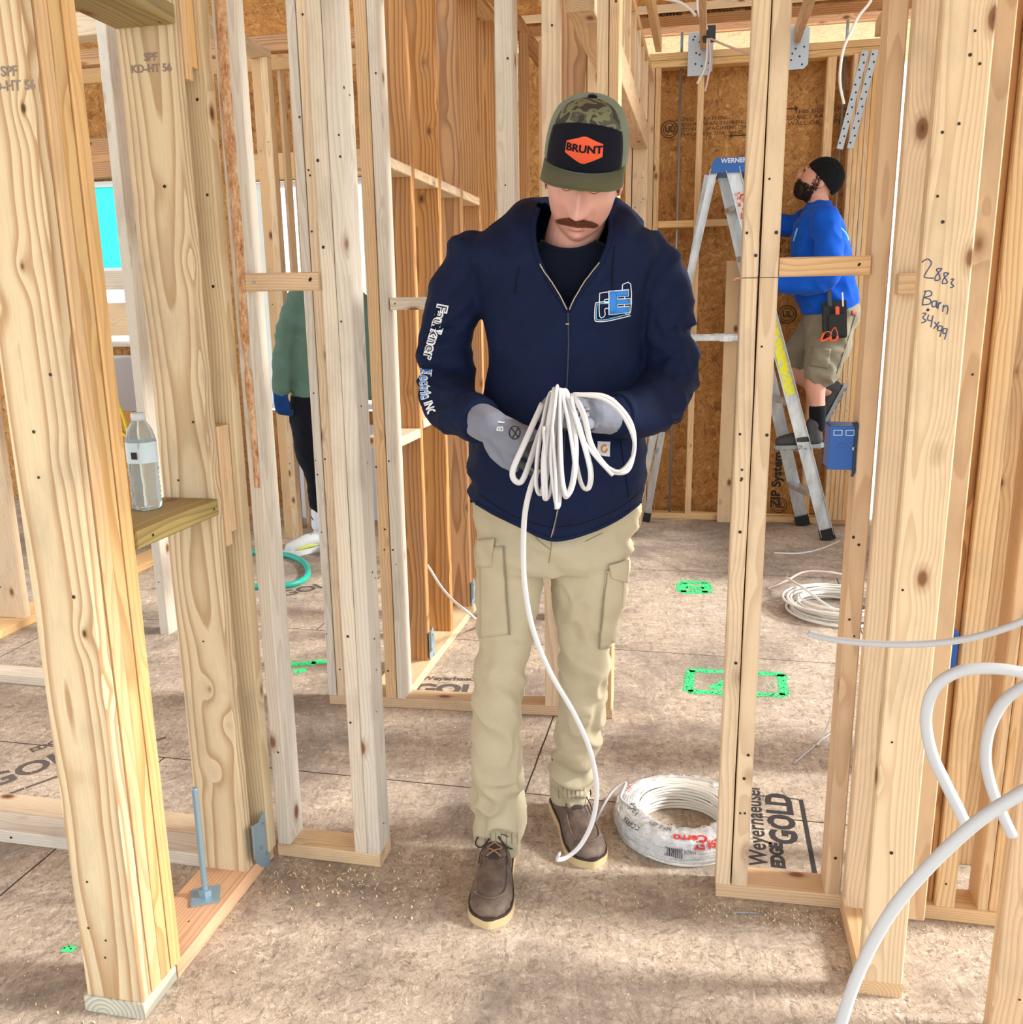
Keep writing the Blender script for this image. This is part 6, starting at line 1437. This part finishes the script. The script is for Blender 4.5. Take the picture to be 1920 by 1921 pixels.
hands_ = [(K(1412, 527, -.22), Vector((-1, 0, .2))), (K(1400, 374, .2), Vector((-.7, 0, .7)))]
for c, d in hands_:
    capsule(B, [c, c+d*.04], [.034, .036], 12)
    for k in range(4): q = c+d*.05+Vector((0, (k-1.5)*.021, 0)); capsule(B, [q, q+d*(.035+.006*(k in (1, 2))), q+d*.055+Vector((0, 0, -.02))], [.0095, .009, .008], 8)
    capsule(B, [c+Vector((0, -.02, .01)), c+d*.045+Vector((0, -.045, .015))], [.011, .009], 8)
b2 = fuse('body', B, .006, M_SKIN2, wk, 2)
# beard and moustache hug the jaw; eye, brow
B = MB(); rs = random.Random(2)
tb = tree(b2)
def near(v):
    p, n_, i, d = tb.find_nearest(v); return p, n_
for k in range(2200):
    x = rs.uniform(-.125, .0); y = rs.uniform(-.075, .075); z = rs.uniform(-.13, -.028)
    if z > -.030-.35*max(0, x+.075) and not (-.056 < z): continue
    if x > -.03 and z > -.02: continue
    p, n_ = near(h2((x, y, z)))
    lp = HR2.transposed() @ (p-HK)
    if lp.z > -.045 and lp.x > -.095: continue
    if lp.z > -.038: continue
    B.tube([p, p+n_*.010+Vector((-.001, 0, -.006))], [.0026, .0010], 4, 1, None, False)
for s in (-1, 1):
    for k in range(120):
        x = rs.uniform(-.03, .012); p, n_ = near(h2((x, s*.08, rs.uniform(-.06, .02)))); B.tube([p, p+n_*.005+Vector((0, 0, -.006))], [.0026, .001], 4, 1, None, False)
B.build('beard', M_BEARD, b2)
for s in (-1, 1):
    p, n_ = near(h2((-.11, s*.030, .012))); B = MB(); ell(B, p-n_*.006, (.011, .011, .011), None, 10); B.build('eye', plain('eye_dark', S(40, 32, 30), .3), b2, True)
    p1, _ = near(h2((-.11, s*.016, .032))); p2, _ = near(h2((-.095, s*.05, .034))); B = MB(); B.tube([p1, p2], .004, 6); B.build('eyebrow', M_BEARD, b2)
# beanie
B = MB(); vs = []
ell(B, h2((.012, 0, .030)), (.116, .094, .112), HR2, 24)
bn = fuse('beanie', B, .006, M_BLK, wk, 2, lambda p, n: .0015*math.sin(p.y*260))
bm = bmesh.new(); bm.from_mesh(bn.data)
kl = [f for f in bm.faces if (lambda q: q.z < .010+.34*(-q.x)*(1 if q.x < 0 else 1.2) )(HR2.transposed() @ (f.calc_center_median()-HK))]
bmesh.ops.delete(bm, geom=kl, context='FACES'); bm.to_mesh(bn.data); bm.free(); md = bn.modifiers.new('s', 'SOLIDIFY'); md.thickness = .008
# socks and boots
B = MB(); capsule(B, [K(1534, 766, -.10), K(1534, 800, -.10)], [.049, .047], 16); B.build('sock', M_BLK, wk, True)
def wboot(heel, toe, upv, nm):
    heel, toe, upv = Vector(heel), Vector(toe), Vector(upv); d = (toe-heel).normalized(); u = (upv-d*upv.dot(d)).normalized(); s = d.cross(u); t = bpy.data.objects.new(nm, None); C.objects.link(t); t.parent = wk
    Mx = Matrix(((d.x, s.x, u.x, heel.x), (d.y, s.y, u.y, heel.y), (d.z, s.z, u.z, heel.z), (0, 0, 0, 1)))
    P = [(0, -.03), (.02, -.04), (.10, -.036), (.18, -.048), (.25, -.05), (.285, -.03), (.295, 0)]; P = P+[(x, -y) for x, y in reversed(P[:-1])]
    B = MB(); B.prism(P, 0, .022, Mx); B.build('sole', plain('grey_sole', S(150, 158, 160), .8), t)
    for k in range(7):
        x = .02+.04*k; B2 = MB(); B2.box(x, x+.02, -.044, .044, -.006, 0, 0, Mx); B2.build('tread', plain('tread', S(120, 128, 130), .8), t)
    B = MB(); capsule(B, [Mx @ Vector((.045, 0, .055)), Mx @ Vector((.13, 0, .055)), Mx @ Vector((.20, 0, .048)), Mx @ Vector((.250, 0, .042))], [.042, .044, .042, .036], 16)
    capsule(B, [Mx @ Vector((.05, 0, .05)), Mx @ Vector((.055, 0, .11)), Mx @ Vector((.055, 0, .14))], [.045, .047, .049], 16)
    fuse('upper', B, .006, M_BOOT2, t, 3)
    B = MB()
    for k in range(4):
        a = Mx @ Vector((.10+.022*k, -.022, .118-.018*k)); b = Mx @ Vector((.112+.022*k, .022, .112-.018*k)); B.tube([a, b], .003, 6)
    B.build('laces', M_LACE, t)
wboot(K(1546, 838, -.10), K(1470, 838, -.12)-Vector((0, 0, .01)), (0, 0, 1), 'work_boot')
wboot(K(1590, 722, .14), K(1552, 792, .14), (-.9, 0, .5), 'work_boot')
# tool pouch and tools
t = bpy.data.objects.new('tool_pouch', None); C.objects.link(t); t.parent = wk; t['label'] = 'black belt pouch with orange-handled tools'
pc = K(1566, 600, -.19)
def pbox(name, cx, cz, w_, h_, d_, mat, tilt=-.08, dy=0.0):
    B = MB(); B.box(-w_/2, w_/2, -d_/2, d_/2, -h_/2, h_/2, min(.004, w_*.2), Matrix.Translation(pc+Vector((cx, dy, cz))) @ Matrix.Rotation(tilt, 4, 'Y')); return B.build(name, mat, t)
MBP = plain('black_nylon', S(26, 27, 30), .7); MTO = plain('orange_grip', S(224, 92, 52), .5)
pbox('pouch_back', 0, 0, .135, .215, .02, MBP); pbox('pouch_front', .012, -.03, .115, .13, .03, MBP, dy=-.022); pbox('small_pocket', -.045, .0, .04, .16, .03, MBP, dy=-.022)
pbox('screwdriver_handle', -.035, .125, .024, .10, .02, plain('grey_grip', S(60, 66, 70), .5), -.12, -.01); pbox('pen', .038, .115, .008, .08, .008, M_WPRINT, -.1, -.01); pbox('orange_tool', .012, .052, .022, .05, .018, MTO, -.1, -.03)
B = MB()
q = K(1556, 632, -.22)
for pts in ([(-.045, 0, -.02), (-.03, 0, .02), (.0, 0, .03), (.008, 0, .0), (-.03, 0, -.022), (-.045, 0, -.02)], [(.03, 0, .055), (.045, 0, .02), (.04, 0, -.015), (.01, 0, -.02), (.012, 0, .03), (.03, 0, .055)]):
    B.tube(spline([q+Vector(p) for p in pts], 5), .008, 8)
B.build('plier_handles', MTO, t, True)

# ------------------------------------------------------------------ worker in green behind the left studs
WG = Body(-2.20, 4.98, math.radians(24)); wg = empty('person'); wg.matrix_world = WG.M
tag(wg, 'person in green sweatshirt, blue glove and black trousers, mostly hidden behind the left studs', 'person')
K = WG.L; rw = WG.row
M_GRN = cloth('sage_green_fleece', S(98, 126, 112), S(80, 106, 94)); M_BTR = cloth('black_track_fabric', S(20, 24, 34), S(12, 14, 22), sheen=.1)
B = MB()
loft(B, [rw(546, 682, 744, 0, .62), rw(546, 682, 700, 0, .62), rw(545, 681, 640, 0, .62), rw(548, 680, 590, 0, .6), rw(556, 672, 560, 0, .55, 2.2), rw(572, 656, 535, 0, .6, 2.0), rw(594, 634, 522, 0, .8, 2.0)], 30)
capsule(B, [K(566, 560, 0), K(545, 610, -.02), K(534, 670, -.03), K(528, 732, -.06)], [.080, .075, .066, .050], 18)
capsule(B, [K(664, 562, 0), K(684, 620, -.02), K(690, 680, -.03), K(692, 735, -.06)], [.080, .072, .064, .048], 18)
fuse('sweatshirt', B, .010, M_GRN, wg, 4, wf(.010))
B = MB()
loft(B, [rw(560, 668, 800, 0, .60), rw(548, 680, 770, 0, .64), rw(545, 682, 738, 0, .62)], 24)
capsule(B, [K(578, 770, 0), K(584, 840, 0), K(596, 900, .0), K(598, 975, .02)], [.115, .098, .068, .042], 18)
capsule(B, [K(648, 770, 0), K(650, 840, .0), K(648, 900, .0), K(648, 975, .05)], [.115, .095, .068, .046], 18)
fuse('trousers', B, .010, M_BTR, wg, 3, wf(.008))
B = MB()
ell(B, K(614, 478, 0), (.078, .098, .115), None, 16); capsule(B, [K(614, 500, 0), K(614, 540, 0)], [.058, .07], 14)
for s in (-1, 1): ell(B, K(614, 480, 0)+Vector((s*.078, .01, 0)), (.01, .018, .03), None, 8)
ell(B, K(614, 482, 0)+Vector((0, -.10, 0)), (.014, .018, .022), None, 8)
capsule(B, [K(614, 560, 0), K(614, 740, 0)], [.12, .12], 14); capsule(B, [K(590, 770, 0), K(598, 880, 0), K(600, 985, .02)], [.07, .045, .034], 12); capsule(B, [K(646, 770, 0), K(648, 880, 0), K(648, 985, .05)], [.07, .045, .034], 12)
fuse('body', B, .008, M_SKIN2, wg, 2)
B = MB(); ell(B, K(614, 470, 0)+Vector((0, .012, .02)), (.086, .104, .108), None, 14); B.build('hair', M_HAIR, wg, True)
B = MB(); c = K(526, 742, -.07)
capsule(B, [c+Vector((0, 0, .02)), c+Vector((.004, -.01, -.035))], [.040, .044], 14, .7)
for k in range(4): q = c+Vector((-.026+.019*k, -.02, -.055)); capsule(B, [q, q+Vector((.006, -.012, -.03)), q+Vector((.022, -.004, -.045-.004*k)), q+Vector((.034, .008, -.035))], [.0115, .011, .0105, .0095], 8)
capsule(B, [c+Vector((.03, -.01, -.02)), c+Vector((.045, -.02, -.05)), c+Vector((.036, -.022, -.082))], [.013, .012, .010], 8)
gg = fuse('glove', B, .006, cloth('blue_glove', S(22, 66, 128), S(14, 46, 96)), wg, 3)
for nm, sx, px_ in (('shoe', -1, 596), ('shoe', -1, 650)):
    t = bpy.data.objects.new('running_shoe', None); C.objects.link(t); t.parent = wg; a = K(px_, 1018, .03); a.z = 0; yw = math.radians(-62 if px_ < 600 else -20)
    Mx = Matrix.Translation((a.x, a.y, 0)) @ Matrix.Rotation(yw, 4, 'Z')
    P = [(-.03, .07), (.03, .07), (.042, .03), (.040, -.06), (.052, -.14), (.045, -.20), (.015, -.225), (-.015, -.225), (-.045, -.20), (-.052, -.14), (-.040, -.06), (-.042, .03)]
    B = MB(); B.prism(P, 0, .032, Mx); B.build('sole', plain('white_sole', S(220, 224, 226), .5), t)
    B = MB(); capsule(B, [Mx @ Vector(v) for v in ((0, .03, .06), (0, -.05, .07), (0, -.12, .055), (0, -.18, .045))], [.042, .044, .040, .034], 14); capsule(B, [Mx @ Vector((0, .02, .06)), Mx @ Vector((0, .02, .10))], [.042, .042], 14); up = fuse('upper', B, .006, plain('pale_grey_mesh', S(206, 210, 210), .6), t, 3)
    B = MB(); B.tube([Mx @ Vector(v) for v in ((.045, -.02, .045), (.049, -.08, .050), (.046, -.13, .042), (.040, -.16, .040))], [.004, .012, .010, .004], 8, .4); B.tube([Mx @ Vector(v) for v in ((-.045, -.02, .045), (-.049, -.08, .050), (-.046, -.13, .042), (-.040, -.16, .040))], [.004, .012, .010, .004], 8, .4); B.build('side_flash', plain('yellow_flash', S(206, 214, 100), .6), t)
    B = MB()
    for k in range(4): B.tube([Mx @ Vector((-.02, -.045-.02*k, .108-.010*k)), Mx @ Vector((.02, -.052-.02*k, .108-.010*k))], .003, 6)
    B.build('laces', M_LACE, t)
    B = MB(); capsule(B, [K(px_+2, 940, .01), K(px_+2, 985, .02)], [.046, .043], 14); B.build('sock', M_WHITE, t, True)

# ------------------------------------------------------------------ families of like things
GROUPS = {'wall_stud': 'studs of the partition walls', 'cripple_stud': 'short studs above the header beam', 'wide_stud': 'wide brown studs in a row', 'far_stud': 'studs of the far wall',
          'post_stud': 'plies of the large left post', 'filler_block': 'filler strips beside the wide pale stud', 'door_stud': 'doorway pair of pale studs', 'split_stud': 'pair of pale studs right of the man',
          'bottom_plate': 'bottom plates on the floor', 'floor_plate': 'pale plates lying across the floor', 'top_plate': 'top plates', 'blocking': 'blocking between studs', 'cross_block': 'cross boards at eye height',
          'lit_stud': 'lit studs before the left window', 'back_stud': 'studs of the right-hand room corner', 'truss_chord': 'truss chords over the far wall', 'truss_plate': 'truss plates on the far wall', 'ceiling_joist': 'ceiling joists',
          'metal_strap': 'perforated steel straps', 'tie_rod': 'steel rods on the far wall', 'rod_end': 'rod ends above the far wall', 'hanging_wire': 'wires hanging from the roof', 'framing_connector': 'bent steel connectors',
          'looped_cable': 'grey cable loops close to the camera', 'near_cable': 'single grey cables close to the camera', 'yellow_cord': 'yellow cords in the gap', 'cable_end': 'cable ends over the far pile', 'spray_mark': 'green spray marks on the floor',
          'window_header': 'window headers of the left room', 'fascia_board': 'boards under the roof edge', 'electrical_box': 'blue electrical boxes'}
for o in list(C.objects):
    if o.parent is None and 'label' in o:
        nm = o.name.split('.')[0]
        if nm == 'packed_stud': o['group'] = 'golden stud pack of the far corner' if 'golden' in o['label'] else 'tight pack of pale studs'
        elif nm in GROUPS: o['group'] = GROUPS[nm]
